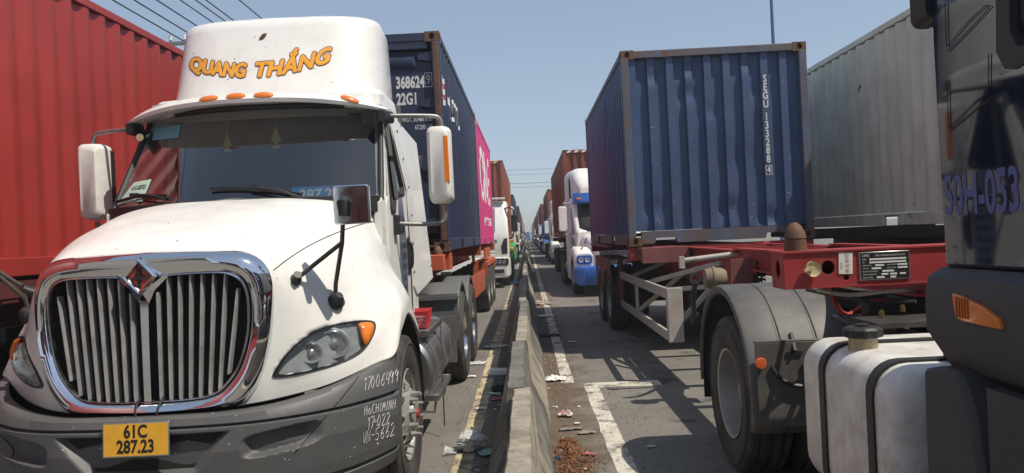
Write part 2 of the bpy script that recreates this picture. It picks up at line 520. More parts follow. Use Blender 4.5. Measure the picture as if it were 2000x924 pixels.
# concrete barrier blocks
def barrier_mesh(seed, m):
    r = random.Random(seed)
    prof = [(-.235, 0), (-.235, .07), (-.19, .22), (-.080, .44), (-.060, .74), (-.047, .785), (.047, .785), (.060, .74), (.080, .44), (.19, .22), (.235, .07), (.235, 0)]
    prof = [(x * (.92 if x > 0 else 1.0), z) for x, z in prof]
    mb = MB(); L = 1.97; n = 24; rings = []
    for i in range(n + 1):
        y = L * i / n; e = 0.012 if i in (0, n) else 0
        ring = []
        for (x, z) in prof:
            q = noise.noise(Vector((x * 6 + seed * 9, y * 5, z * 6))) * .008 + noise.noise(Vector((x * 25 + seed, y * 22, z * 25))) * .007
            ring.append((x * (1 - e * 3) + q, y, max(0, z - e + (q if z > .3 else 0))))
        rings.append(ring)
    mb.loft(rings)
    return mb.mesh('barrier_block', m, smooth=40)
con = [mat('concrete_tan', (.33, .295, .235), .9, var=.25, scale=3.5, dirt=.95, dirtcol=(.085, .068, .05), bump=.6, bscale=45, streak=.5, dlo=.47, dhi=.72),
       mat('concrete_grey', (.19, .18, .16), .92, var=.3, scale=5, dirt=.9, dirtcol=(.06, .053, .045), bump=.5, bscale=45, streak=.6, dlo=.42, dhi=.66),
       mat('concrete_flaked', (.48, .43, .34), .9, var=.2, scale=4, dirt=.8, dirtcol=(.20, .155, .10), bump=.7, bscale=30, dlo=.5, dhi=.56, streak=.15)]
bmesh_ = [[barrier_mesh(s, con[k]) for s in (1, 2)] for k in range(3)]
seq = [2, 0, 1, 0, 1, 0, 0, 1, 1, 0]
for i in range(74):
    k = seq[i % 10] if i else 2
    if i >= 10: k = rnd.choice([0, 0, 1])
    y0 = 0.47 + 1.99 * i
    o = obj('barrier_block', bmesh_[k][i % 2], None, (-.10 + (0.05 if i == 0 else .025 if i == 1 else rnd.uniform(-.012, .012)), y0, 0), rnd.uniform(-.004, .004))
    lab = {0: 'flaking pale concrete barrier block with bare aggregate, beside the heap of dry leaves', 1: 'sunlit tan concrete barrier block adjoining the flaking pale block',
           2: 'dark grey weathered barrier block following the tan block beside the flaking one', 3: 'tan barrier block between two dark grey ones, level with the rear drive wheels',
           4: 'dark grey barrier block beside the pale side guard of the red trailer'}.get(i, 'low concrete barrier block in the long row receding between the two truck queues')
    tag(o, lab, 'barrier', 'concrete barrier blocks between the two queues')

# utility poles, wires and street lamps
M['conc_pole'] = mat('pole_concrete', (.33, .32, .30), .9, var=.15, scale=6)
M['wire'] = mat('wire_black', (.012, .012, .014), .6)
M['lamp_blue'] = mat('blue_lamp_paint', (.045, .11, .27), .45, var=.1)
M['lamp_head'] = mat('lamp_head_orange', (.42, .13, .06), .5)
def upole(x, y, h, arms, label):
    r = thing('utility_pole', label, 'pole', (x, y, 0), 'utility poles beside the road')
    MB().tube([(0, 0, 0), (0, 0, h)], [.16, .1], 12).build('shaft', M['conc_pole'], r, smooth=40)
    for z in arms:
        a = MB().box((-.35, 0, z), (2.3, .09, .1)).build('cross_arm', M['steel'], r, bevel=.01)
        for k in (-1.4, -1.0, -.6, .1, .5):
            MB().lathe([(0, .03), (.05, .055), (.08, .035), (.13, .05), (.18, .02)], (k, 0, z + .05), 10, 'z').build('insulator', M['white_old'], a, smooth=50)
    return r
upole(-8.3, 21, 7.7, (7.5,), 'grey concrete utility pole with cross arm rising behind the white truck')
upole(-12.5, 82, 9.4, (7.1, 8.7), 'far grey utility pole behind the left queue carrying wires over the road')
upole(13.5, 82, 9.4, (7.1, 8.7), 'far grey utility pole behind the right queue carrying wires over the road')
def wire(pts, label, grp, r=.011, name='power_line'):
    mb = MB(); a, b = Vector(pts[0]), Vector(pts[1]); n = 16; sag = pts[2]
    P = [a.lerp(b, i / n) - Vector((0, 0, sag * 4 * (i / n) * (1 - i / n))) for i in range(n + 1)]
    o = mb.tube(P, r, 5).build(name, M['wire'], smooth=80); tag(o, label, 'wire', grp)
for (px, xx) in ((222, -9.7), (264, -9.3), (308, -8.9), (355, -9.5), (385, -9.1), (405, -8.65), (470, -8.2)):
    d = ray(px, 0); Zn = CAM_H + d.z * (xx / d.x)
    wire(((xx, 2, Zn + .1), (xx, 66, Zn), 0.12), 'black power line overhead, one of the bundle slanting down behind the white truck', 'power lines over the left lane', .019)
for z, dz in ((8.95, .25), (8.45, .25), (7.55, .3), (7.1, .3)):
    wire(((-12.5, 82, z + .2), (13.5, 82, z), dz), 'thin far power line crossing above the road between the queues', 'power lines crossing the road', .014 if z != 7.55 else .02)
def lamp(x, y, label):
    r = thing('street_lamp', label, 'street lamp', (x, y, 0), 'street lamps')
    MB().tube([(0, 0, 0), (0, 0, 5), (0, 0, 10.7)], [.085, .065, .045], 12).build('pole', M['lamp_blue'], r, smooth=40)
    MB().tube(curve([(0, 0, 10.6), (-.5, 0, 11.05), (-1.3, 0, 11.3)], 4), .035, 8).build('arm', M['lamp_blue'], r, smooth=60)
    mb = loftbox([(-.13, .1, 0, .05, .02), (-.08, .42, -.02, .1, .04), (.08, .42, -.02, .1, .04), (.13, .1, 0, .05, .02)])
    mb.v = [(-1.65 + a, b, 11.36 + c - a * .2) for a, b, c in mb.v]
    mb.build('lamp_head', M['lamp_head'], r, smooth=40)
lamp(8.35, 25, 'slim blue street lamp pole rising behind the blue container')
lamp(8.35, 89, 'far street lamp with orange head above the rust red container')

# ------------------------------------------------------------------ containers
PER = .278
def prof_pts(y0, y1, depth, per, fr=(.26, .24, .26, .24)):
    """breakpoints (y, d) of the corrugation, d = 0 on ridges and -depth in the valleys"""
    out = []; y = y0; n = max(1, round((y1 - y0) / per)); p = (y1 - y0) / n
    for i in range(n):
        a = y0 + i * p
        out += [(a, 0), (a + fr[0] * p, 0), (a + (fr[0] + fr[1]) * p, -depth), (a + (fr[0] + fr[1] + fr[2]) * p, -depth)]
    out.append((y1, 0))
    return out
def prof_eval(pts, y):
    for (a, d), (b, e) in zip(pts, pts[1:]):
        if a <= y <= b: return d + (e - d) * ((y - a) / (b - a) if b > a else 0)
    return 0
_cont = {}
_ed = [(-.80, 2.25, .09, .035), (-.32, 2.32, .10, .04), (.42, 2.34, .08, .035), (-.33, 2.0, .10, .03), (.12, .45, .12, .035), (.66, .30, .10, .035), (-.06, 1.75, .08, .02), (.63, 2.0, .10, .025), (-.85, .5, .12, .025), (.35, 1.1, .2, .015)]
def endent(x, z, t):
    e = noise.noise(Vector((x * 1.3, z * 1.2, 4))) * .008 + noise.noise(Vector((x * 5, z * 2.5, 9))) * .002
    for (a, b, r, d) in _ed:
        q = ((x - a) ** 2 + (z - b) ** 2) / r ** 2
        if q < 5: e += d * math.exp(-q)
    return e
def cont_meshes(L, H, nz, dents):
    key = (L, H, nz, dents)
    if key in _cont: return _cont[key]
    W = 1.219
    sp = prof_pts(.12, L - .12, .036, PER)
    z0, z1 = .165, H - .10
    def wall(sgn, seed):
        mb = MB(); rows = []
        r = random.Random(seed)
        dl = [(r.uniform(.3, L - .3), r.uniform(.3, H - .4), r.uniform(.05, .18), r.uniform(.012, .042)) for _ in range(int(dents * L))]
        for i in range(nz + 1):
            z = z0 + (z1 - z0) * i / nz
            row = []
            for y, d in sp:
                e = 0
                if nz > 1:
                    e = noise.noise(Vector((y * .9 + seed, z * 1.1, seed))) * .010
                    for (dy, dz, dr, dd) in dl:
                        q = ((y - dy) ** 2 + (z - dz) ** 2) / dr ** 2
                        if q < 4: e -= dd * math.exp(-q)
                    if i in (0, nz): e = 0
                row.append((sgn * (W - .008 + d + e), y, z))
            rows.append(row)
        return mb.grid(rows)
    res = {'W': W, 'sp': sp, 'sideL': wall(-1, 3 + L), 'sideR': wall(1, 5 + L)}
    ep = prof_pts(-W + .1, W - .1, .058, .262, (.37, .07, .49, .07))
    res['ep'] = ep
    mb = MB(); rows = []
    ne = nz if nz < 10 else 36
    for i in range(ne + 1):
        z = z0 + .03 + (z1 - .03 - z0) * i / ne
        rows.append([(x, .035 - d + (endent(x, z, i / ne) if 0 < i < ne else 0), z) for x, d in ep])
    res['end'] = mb.grid(rows)
    fr = MB()
    for sx in (-1, 1):
        for y in (.06, L - .06):
            fr.box((sx * (W - .05), y, H / 2), (.1, .12, H - .2))
        fr.box((sx * (W - .03), L / 2, H - .05), (.06, L - .3, .08))
        # bottom rail with fork pockets
        q = []
        for a, b in ((.16, L * .28), (L * .28 + .36, L * .72 - .36), (L * .72, L - .16)):
            fr.box((sx * (W - .02), (a + b) / 2, .085), (.04, b - a, .15))
        fr.box((sx * (W - .03), L / 2, .148), (.05, L - .32, .03))
    for y in (.05, L - .05):
        fr.box((0, y, H - .06), (2 * W - .3, .09, .1)); 
    res['frame'] = fr
    es = MB()
    es.panel([(-W + .17, .03), (-W + .17, .19), (W - .17, .19), (W - .17, .03), (W - .34, .03), (W - .36, .10), (W - .62, .10), (W - .64, .03), (-W + .64, .03), (-W + .62, .10), (-W + .36, .10), (-W + .34, .03)], [], lambda a, b, d: (a, .012 + d, b), .08)
    res['sill'] = es
    rf = MB(); rows = []
    for y, d in prof_pts(.1, L - .1, .02, .21): rows.append([(-W + .03, y, H - .025 + d), (W - .03, y, H - .025 + d)])
    res['roof'] = rf.grid(rows)
    res['floor'] = MB().box((0, L / 2, .14), (2 * W - .1, L - .2, .03))
    c = MB()
    ov = [(.035 * math.cos(t) * .95, .058 * math.sin(t)) for t in (2 * PI * k / 14 for k in range(14))]
    hx, hz = .088, .059
    c.panel([(-hx, -hz), (hx, -hz), (hx, hz), (-hx, hz)], [[(a, b * .72) for a, b in ov]], lambda a, b, d: (a, -.081 + d, b), .02)
    c.panel([(-.081, -hz), (.081, -hz), (.081, hz), (-.081, hz)], [[(b * .9, a * .95) for a, b in ov]], lambda a, b, d: (-hx + d, a, b), .02)
    c.panel([(-.081, -hz), (.081, -hz), (.081, hz), (-.081, hz)], [[(b * .9, a * .95) for a, b in ov]], lambda a, b, d: (hx - d, a, b), .02)
    c.box((0, 0, 0), (.06, .06, .1)); c.box((0, .07, 0), (2 * hx - .002, .02, 2 * hz - .002))
    c.box((0, 0, hz - .008), (2 * hx - .004, .16, .015)); c.box((0, 0, -hz + .008), (2 * hx - .004, .16, .015))
    res['cast'] = c
    _cont[key] = res
    return res
_cm = {}
def container(label, loc, L, H, m, fm=None, rustm=None, near=True, door=False, group=None, nz=1, dents=0.0, rz=0.0):
    R = cont_meshes(L, H, nz, dents)
    fm = fm or m; rustm = rustm or fm
    W = R['W']
    t = thing('shipping_container', label, 'container', loc, group, rz)
    def me(k, mm, sm=None):
        kk = (k, L, H, nz, dents, mm.name)
        if kk not in _cm: _cm[kk] = R[k].mesh(k, mm, sm)
        return _cm[kk]
    obj('side_wall', me('sideL', m, 30), t); obj('side_wall', me('sideR', m, 30), t)
    obj('roof', me('roof', m), t)
    o = obj('frame', me('frame', fm), t)
    if near:
        b = o.modifiers.new('b', 'BEVEL'); b.width = .008; b.segments = 2; b.limit_method = 'ANGLE'
    obj('floor', me('floor', M['chassis']), t)
    if not door:
        obj('end_wall', me('end', m, 30), t)
        s = obj('end_sill', me('sill', fm), t)
    ew = obj('end_wall', me('end', m, 30), t, (0, L, 0), PI)
    if near:
        for sx in (-1, 1):
            for y in (.082, L - .082):
                for z in (.06, H - .06):
                    q = obj('corner_casting', me('cast', rustm), t, (sx * (W - .087), y, z), 0 if y < 1 else PI)
    return t, R

M['c_red'] = mat('container_red', (.34, .035, .029), .5, var=.10, scale=1.6, dirt=.30, dirtcol=(.16, .03, .022), streak=.18, rvar=.08, rust=.0)
M['c_navy'] = mat('container_navy', (.022, .032, .075), .5, var=.15, scale=2, dirt=.35, dirtcol=(.05, .055, .075), streak=.25, rust=.05)
M['c_blue'] = mat('container_blue', (.045, .085, .185), .52, var=.13, scale=2.2, dirt=.40, dirtcol=(.085, .10, .14), streak=.22, rust=.10, bump=.04, bscale=12)
M['c_bluefr'] = mat('container_blue_frame', (.085, .11, .165), .6, var=.2, scale=3, dirt=.85, dirtcol=(.13, .085, .055), rust=.5, streak=.5, dlo=.42, dhi=.62)
M['c_rust'] = mat('rusty_steel', (.14, .075, .045), .8, var=.35, scale=7, dirt=.7, dirtcol=(.07, .035, .022), bump=.3, bscale=50)
M['c_grey'] = mat('container_grey', (.74, .68, .53), .6, var=.10, scale=1.4, dirt=.40, dirtcol=(.24, .21, .17), streak=.4, rust=.04)
M['c_pink'] = mat('container_magenta', (.60, .035, .19), .5, var=.06, scale=2, dirt=.2, dirtcol=(.35, .05, .13), streak=.1)
M['c_brown'] = mat('container_brown', (.21, .050, .030), .6, var=.12, scale=2, dirt=.4, dirtcol=(.10, .035, .024), streak=.3, rust=.12)
M['c_brown2'] = mat('container_oxide', (.27, .075, .045), .6, var=.12, scale=2, dirt=.35, dirtcol=(.13, .05, .035), streak=.3, rust=.1)
M['c_dark'] = mat('container_dark', (.03, .04, .06), .55, var=.15, scale=2, dirt=.3, streak=.2)
M['stripe_y'] = mat('stripe_yellow', (.70, .50, .10), .5)
M['stripe_r'] = mat('stripe_red', (.5, .03, .05), .5)

# near left lane: red 40-foot box in the outer lane
cred, RR = container('tall bright red corrugated container beside and behind the white bonneted truck', (-5.27, -.3, 1.52), 12.19, 2.591, M['c_red'], nz=14, dents=1.1)
# navy 20-foot box behind the white truck, doors towards the viewer
cnavy, RN = container('navy container with rusty corner post directly behind the white truck cab', (-2.14, 8.86, 1.52), 6.058, 2.591, M['c_navy'], rustm=M['c_rust'], door=True, nz=10, dents=.6)
cpink, RP = container('bright pink container behind the navy one on the same trailer', (-2.15, 15.0, 1.52), 6.058, 2.591, M['c_pink'], nz=8, dents=.4)
csegu, RS = container('blue container with ridged end wall on the red skeletal trailer', (2.56, 10.04, 1.45), 6.058, 2.591, M['c_blue'], M['c_bluefr'], M['c_rust'], nz=14, dents=1.0)
cgrey, RG = container('long pale grey ribbed container beyond the dark cab and the blue container', (5.87, 1.2, 1.56), 12.19, 2.591, M['c_grey'], nz=14, dents=.7)
W = 1.219
# navy doors and lettering
post = MB().box((W - .05, .05, 1.30), (.075, .108, 2.34)).build('corner_post', M['c_rust'], cnavy, bevel=.01)
for sx in (-1, 1):
    d = MB()
    x0, x1 = (.012, W - .11) if sx > 0 else (-W + .11, -.012)
    d.box(((x0 + x1) / 2, .09, 1.30), (x1 - x0, .04, 2.16))
    for zc, hh in ((.50, .34), (.98, .34), (2.26, .20)):
        d.loft([[(x0 + .10 + e, yy, zc - hh / 2 + f), (x1 - .16 - e, yy, zc - hh / 2 + f), (x1 - .16 - e, yy, zc + hh / 2 - f), (x0 + .10 + e, yy, zc + hh / 2 - f)] for e, f, yy in ((0, 0, .071), (.06, .06, .036))])
    dr = d.build('door', M['c_navy'], cnavy, bevel=.006)
    r = MB(); b = MB()
    for xx in (x0 + .22 * (x1 - x0), x0 + .60 * (x1 - x0)):
        pass
    for zc in (.35, 1.0, 1.75, 2.30):
        xa = W - .12 if sx > 0 else -W + .12
        h = MB().panel([(-.15, -.03), (-.02, -.055), (.06, -.055), (.06, .055), (-.02, .055), (-.15, .035)], [], lambda a, bb, dd: (xa + sx * a, .052 - dd, zc + bb), .022).build('hinge', M['c_navy'], dr, bevel=.004)
hd = MB().box((0, .055, 2.44), (2 * W - .3, .085, .10)).build('door_header', M['c_navy'], cnavy, bevel=.01)
lettering('lettering', '368624', .19, lambda x, y: (.845 + x, .066, 2.01 + y), M['txt_white'], cnavy, sx=.60, bold=.007)
lettering('lettering', '9', .16, lambda x, y: (1.062 + x, .066, 2.035 + y), M['txt_white'], cnavy, sx=.62)
MB().panel([(-.045, -.085), (.045, -.085), (.045, .085), (-.045, .085)], [[(-.038, -.077), (.038, -.077), (.038, .077), (-.038, .077)]], lambda a, b, d: (1.062 + a, .066, 2.035 + b), 0).build('lettering', M['txt_white'], cnavy)
lettering('lettering', '22G1', .19, lambda x, y: (.80 + x, .066, 1.815 + y), M['txt_white'], cnavy, sx=.60, bold=.007)
for i, s in enumerate(('MAX. GROSS WGT. 30,480 KGS', '67,200 LBS')):
    lettering('lettering', s, .075, lambda x, y, i=i: (1.085 + x, .066, 1.575 - i * .095 + y), M['txt_white'], cnavy, sx=.62, align='RIGHT', bold=.001)
def side_text(cont, R, L, sgn, body, size, yc, zc, m, sx=1.0, bold=0.0, o=.004):
    cuts = [sgn * (y - yc) for y, d in R['sp']]
    return lettering('lettering', body, size, lambda x, y: (sgn * (W - .008 + o + prof_eval(R['sp'], yc + sgn * x)), yc + sgn * x, zc + y), m, cont, cuts=cuts, sx=sx, bold=bold)
def side_rect(cont, R, sgn, y0, y1, z0, z1, m, name='stripe', o=.004):
    ys = sorted([y0, y1] + [y for y, d in R['sp'] if y0 < y < y1])
    return MB().grid([[(sgn * (W - .008 + o + prof_eval(R['sp'], y)), y, z) for z in (z0, z1)] for y in ys]).build(name, m, cont)
for k in range(5):
    side_rect(cnavy, RN, 1, .15, .42, 1.78 + k * .065, 1.845 + k * .065, M['txt_white'] if k % 2 == 0 else M['stripe_r'])
side_text(cnavy, RN, 6.058, 1, 'NCTL', .40, 1.55, 1.88, M['txt_white'], 1.6, .012)
side_text(cpink, RP, 6.058, 1, 'ONE', 1.72, 3.1, 1.50, M['txt_white'], 1.12, .02)
side_text(cpink, RP, 6.058, 1, 'OCEAN NETWORK EXPRESS', .27, 3.5, .52, M['txt_white'], .95, .004)
# yellow tag at the pink container's top corner
MB().box((W + .012, -.06, 2.40), (.03, .12, .09)).build('corner_tag', M['stripe_y'], cpink, bevel=.006)
# vertical number on the blue end wall
cx = .668
z = 2.13
for ch in 'SEGU 133288':
    if ch == ' ': z -= .055; continue
    lettering('lettering', ch, .138, lambda x, y, z=z: (cx + x, .030 - prof_eval(RS['ep'], cx + x) , z + y), M['txt_white'], csegu, cuts=[x - cx for x, d in RS['ep']], sx=.74, bold=.004)
    z -= .112
z -= .03
lettering('lettering', '4', .118, lambda x, y, z=z: (cx + x, .029 - prof_eval(RS['ep'], cx + x), z + y), M['txt_white'], csegu, sx=.75, bold=.004)
MB().panel([(-.042, -.062), (.042, -.062), (.042, .062), (-.042, .062)], [[(-.035, -.055), (.035, -.055), (.035, .055), (-.035, .055)]], lambda a, b, d: (cx + a, .029 - prof_eval(RS['ep'], cx + a), z + b), 0).build('lettering', M['txt_white'], csegu)

scr = random.Random(5)
M['scrape_rust'] = mat('scrape_rust', (.30, .14, .06), .8, var=.4, scale=30); M['scrape_pale'] = mat('scrape_pale', (.40, .42, .46), .7, var=.3, scale=30)
def scrapes(cont, ep, n, seed, zlo, zhi):
    r = random.Random(seed)
    for m_, cnt in ((M['scrape_rust'], n), (M['scrape_pale'], n)):
        mb = MB()
        flats = [(a, b) for (a, d), (b, e) in zip(ep, ep[1:]) if d == 0 and e == 0]
        for i in range(cnt):
            a, b = r.choice(flats); x = r.uniform(a + .01, b - .01); z = zlo + (zhi - zlo) * r.random() ** 1.5; L_ = r.uniform(.01, .09); w_ = r.uniform(.002, .007)
            if r.random() < .35: L_, w_ = w_ * 1.5, min(.05, b - x - .002)
            q = [(x, z), (x + w_ * r.uniform(.3, 1), z + L_ * .1), (x + w_, z + L_ * .6), (x + w_ * .6, z + L_), (x + w_ * .1, z + L_ * .7)]
            mb.add([(p, .0325, t) for p, t in q], [(0, 1, 2, 3, 4)])
        mb.build('paint_scrape', m_, cont)
scrapes(csegu, RS['ep'], 26, 3, .25, 2.2)
# ------------------------------------------------------------------ wheels and trailers
def circ(r, n=16, cx=0, cy=0): return [(cx + r * math.cos(2 * PI * k / n), cy + r * math.sin(2 * PI * k / n)) for k in range(n)]
def tyre_mesh(R=.52, w=.29, n=72, blocks=True, m=None):
    h = w / 2; mb = MB()
    prof = [(-h * .72, .285), (-h * .86, .31), (-h * .98, .37), (-h, .43), (-h * .95, R - .035), (-h * .86, R - .008)]
    tr = [(-h * .80, R, 1), (-h * .56, R + .004, 1), (-h * .54, R - .012, 0), (-h * .46, R - .012, 0), (-h * .44, R + .006, 2), (-h * .13, R + .007, 2), (-h * .11, R - .012, 0), (h * .11, R - .012, 0), (h * .13, R + .007, 3), (h * .44, R + .006, 3), (h * .46, R - .012, 0), (h * .54, R - .012, 0), (h * .56, R + .004, 4), (h * .80, R, 4)]
    full = [(x, r, 0) for x, r in prof] + tr + [(-x, r, 0) for x, r in reversed(prof)]
    rings = []
    for (x, r, b) in full:
        ring = []
        for k in range(n):
            rr = r - (.011 if (blocks and b and (k + b) % 4 == 0) else 0)
            t = 2 * PI * k / n
            ring.append((x, rr * math.cos(t), rr * math.sin(t)))
        rings.append(ring)
    mb.loft(rings, False)
    # raised rib on the side wall
    for s in (-1, 1): mb.lathe([(s * (h - .002), .455), (s * (h + .004), .46), (s * (h + .004), .466), (s * (h - .004), .472)], n=n)
    return mb.mesh('tyre', m or M['rubber'], 32)
T_mesh = tyre_mesh()
T_far = tyre_mesh(n=28, blocks=False)
def rim_front(m):
    mb = MB(); h = .145
    mb.lathe([(h * .80, .290), (h * .86, .30), (h * .90, .295), (h * .84, .282), (h * .55, .268), (h * .50, .262)], n=40)
    holes = [[(a * math.cos(th) - b * math.sin(th), a * math.sin(th) + b * math.cos(th)) for a, b in [(.212 + .030 * math.cos(q), .034 * math.sin(q)) for q in (2 * PI * k / 12 for k in range(12))]] for th in (2 * PI * j / 10 for j in range(10))]
    mb.panel(circ(.268, 40), [circ(.16, 30)] + holes, lambda a, b, d: (.07 + .075 * max(0, min(1, (.268 - math.hypot(a, b)) / .108)) ** .8 - d, a, b), .012)
    mb.lathe([(.145, .162), (.150, .155), (.150, .11), (.172, .105), (.178, .095), (.178, 0.001)], n=32)
    for j in range(10):
        t = 2 * PI * (j + .5) / 10
        c = Vector((0, .137 * math.cos(t), .137 * math.sin(t)))
        mb.cyl(c + Vector((.14, 0, 0)), c + Vector((.175, 0, 0)), .0165, 6); mb.cyl(c + Vector((.17, 0, 0)), c + Vector((.205, 0, 0)), .010, 8)
    return mb.mesh('rim', m, 35)
def rim_rear(m, far=False):
    mb = MB(); h = .145; n = 20 if far else 40
    mb.lathe([(h * .74, .285), (h * .84, .302), (h * .92, .302), (h * .88, .288), (h * .3, .275), (-.03, .268), (-.07, .255), (-.085, .20), (-.06, .17), (-.06, .13), (.02, .115), (.04, .10), (.05, .06), (.05, .001)], n=n)
    if not far:
        for j in range(10):
            t = 2 * PI * (j + .5) / 10; c = Vector((0, .15 * math.cos(t), .15 * math.sin(t)))
            mb.cyl(c + Vector((-.06, 0, 0)), c + Vector((-.025, 0, 0)), .016, 6)
    return mb.mesh('rim', m, 35)
RF_mesh, RR_mesh, RR_far = rim_front(M['rimgrey']), rim_rear(M['rimgrey']), rim_rear(M['rimgrey'], True)
RR_chrome = rim_rear(M['chrome_dull'])
HUBRED = mat('red_hub_cap', (.35, .03, .03), .5)
def wheel(parent, x, y, side, front=False, far=False, rim=None, R=.52):
    t = obj('wheel', T_far if far else T_mesh, parent, (x, y, R), 0 if side > 0 else PI)
    r = obj('rim', rim or (RF_mesh if front else RR_far if far else RR_mesh), t)
    if front: MB().lathe([(.0, .034), (.014, .034), (.02, .026), (.02, .001)], (.178, 0, 0), 16).build('hub_cap', HUBRED, t, smooth=40)
    if R != .52: t.scale = (1, R / .52, R / .52)
    return t
def axle(parent, y, xo=1.08, far=False, rim=None):
    """dual wheels on one axle; xo = centre of the outer tyre"""
    for s in (-1, 1):
        wheel(parent, s * xo, y, s, far=far, rim=rim)
        obj('inner_wheel', T_far if far else T_mesh, parent, (s * (xo - .32), y, .52), 0)

M['tr_red'] = mat('trailer_red', (.33, .030, .032), .5, var=.15, scale=3, dirt=.55, dirtcol=(.14, .045, .035), streak=.2, rust=.12)
M['tr_maroon'] = mat('trailer_maroon', (.20, .055, .055), .65, var=.2, scale=3, dirt=.6, dirtcol=(.12, .08, .07), rust=.1)
M['tr_orange'] = mat('trailer_orange', (.52, .10, .035), .6, var=.15, scale=3, dirt=.6, dirtcol=(.22, .09, .05), rust=.15)
M['tr_grey'] = mat('guard_grey', (.42, .39, .36), .6, var=.12, scale=5, dirt=.5, dirtcol=(.22, .16, .13), rust=.06)
M['deck_dark'] = mat('trailer_dark', (.10, .022, .018), .7, var=.2, scale=3, dirt=.6, dirtcol=(.05, .03, .025))
def ibeam(mb, x, y0, y1, zt, h, fw=.13):
    mb.box((x, (y0 + y1) / 2, zt - .008), (fw, y1 - y0, .016))
    mb.box((x, (y0 + y1) / 2, zt - h + .008), (fw, y1 - y0, .016))
    mb.box((x, (y0 + y1) / 2, zt - h / 2), (.012, y1 - y0, h - .032))
def trailer(label, loc, y_front, y_rear, axles, m, gm, zt=1.44, far=False, neck=3.2, group=None, bol=True, legs=True, rim=None, fender=None):
    t = thing('container_trailer', label, 'trailer', loc, group)
    mb = MB()
    for x in (-.47, .47):
        ibeam(mb, x, y_front + .1, y_front + neck, zt, .20)
        ibeam(mb, x, y_front + neck, y_rear, zt - .02, .40)
        mb.loft([[(x - .006, y_front + neck - .5, zt - .2), (x + .006, y_front + neck - .5, zt - .2), (x + .006, y_front + neck, zt - .42), (x - .006, y_front + neck, zt - .42)], [(x - .006, y_front + neck - .5, zt - .19), (x + .006, y_front + neck - .5, zt - .19), (x + .006, y_front + neck + .01, zt - .19), (x - .006, y_front + neck + .01, zt - .19)]])
    y = y_front + .8
    while y < y_rear - .2:
        mb.box((0, y, zt - .09), (.92, .08, .13)); y += .95
    mb.build('main_frame', m, t)
    for y in (y_front + .1, y_rear - .12) + (() if not bol else ((y_front + y_rear) / 2 + .1,)):
        b = MB().box((0, y, zt - .09), (2.42, .20, .175)).build('bolster', m, t, bevel=.008)
        if not far:
            for s in (-1, 1):
                b2 = MB().lathe([(0, .05), (.03, .05), (.05, .045), (.09, .02), (.1, .001)], (s * 1.14, y, zt), 12, 'z').build('twist_lock', M['c_rust'], b, smooth=45)
    for y in axles:
        axle(t, y, far=far, rim=rim)
        if not far:
            MB().cyl((-.9, y, .52), (.9, y, .52), .075, 12).build('axle_beam', M['chassis'], t, smooth=40)
    mb = MB()
    for s in (-1, 1):
        mb.box((s * .47, (axles[0] + axles[-1]) / 2, .85), (.09, axles[-1] - axles[0] + 1.0, .16))
        for y in axles: mb.box((s * .47, y, .68), (.14, .22, .25))
    mb.build('suspension', M['chassis'], t)
    for s in ((-1, 1) if legs else ()):
        lg = MB().box((s * .62, y_front + neck + .1, .90), (.13, .15, .72)).box((s * .62, y_front + neck + .1, .42), (.10, .11, .45)).box((s * .62, y_front + neck + .1, .19), (.26, .30, .03)).build('landing_leg', gm, t, bevel=.006)
    rb = MB().box((0, y_rear - .05, .62), (2.3, .10, .12)).bar((-.6, y_rear - .06, .65), (-.6, y_rear - .1, zt - .3), .08, .06).bar((.6, y_rear - .06, .65), (.6, y_rear - .1, zt - .3), .08, .06).build('rear_bumper', gm, t, bevel=.005)
    if fender:
        for s in (-1, 1):
            f = MB(); a = axles[0] - .62; b = axles[-1] + .62
            f.box((s * 1.08, (a + b) / 2, 1.13), (.32, b - a, .012))
            f.box((s * 1.235, (a + b) / 2, 1.08), (.012, b - a, .10))
            f.box((s * 1.08, a, .98), (.32, .012, .30)); f.box((s * 1.08, b, .98), (.32, .012, .30))
            f.build('mudguard', fender, t)
    return t
# trailer under the blue container
tr_b = trailer('red skeletal trailer coupled to the dark tractor, carrying the blue container', (2.56, 0, 0), 3.94, 16.2, (13.0, 14.35), M['tr_red'], M['tr_grey'], zt=1.44, neck=3.6, legs=False)
cn = None
# its front bolster beam with holes, plate and sticker
for o in kids(tr_b):
    if o.name.startswith('bolster') and abs(o.data.vertices[0].co.y - 4.0) < .3:
        for k in kids(o): bpy.data.objects.remove(k)
        bpy.data.objects.remove(o)
bl = MB()
hole = lambda cx, cz, a, b: [(cx + a * math.cos(t), cz + b * math.sin(t)) for t in (2 * PI * k / 18 for k in range(18))]
bl.panel([(-1.225, 1.325), (1.225, 1.325), (1.225, 1.498), (-1.225, 1.498)], [hole(-.995, 1.418, .034, .038), hole(-.903, 1.362, .015, .015), hole(-1.085, 1.412, .022, .026)], lambda a, b, d: (a, 4.0 + d, b), .012)
bl.panel([(4.013, 1.325), (4.19, 1.325), (4.19, 1.498), (4.013, 1.498)], [hole(4.10, 1.415, .036, .048)], lambda a, b, d: (-1.225 + d, a, b), .012)
bl.box((0, 4.098, 1.505), (2.47, .215, .012)); bl.box((0, 4.098, 1.318), (2.45, .20, .012)); bl.box((0, 4.196, 1.41), (2.45, .012, .17))
bf = bl.build('front_bolster', M['tr_red'], tr_b, bevel=.003)
MB().lathe([(0, .058), (.058, .056), (.060, .052), (.064, .052), (.066, .057), (.095, .052), (.13, .036), (.15, .014), (.152, .001)], (-1.125, 4.10, 1.511), 24, 'z').build('locating_cone', M['c_rust'], bf, smooth=50)
M['cream'] = mat('cream_knob', (.52, .42, .22), .5, var=.1, scale=30)
MB().lathe([(-.012, .030), (-.018, .040), (.004, .040), (.006, .03)], (-1.085, 3.978, 1.416), 24, 'y').box((-1.112, 3.955, 1.416), (.05, .012, .014), roty(-.3)).build('tow_knob', M['cream'], bf, smooth=40)
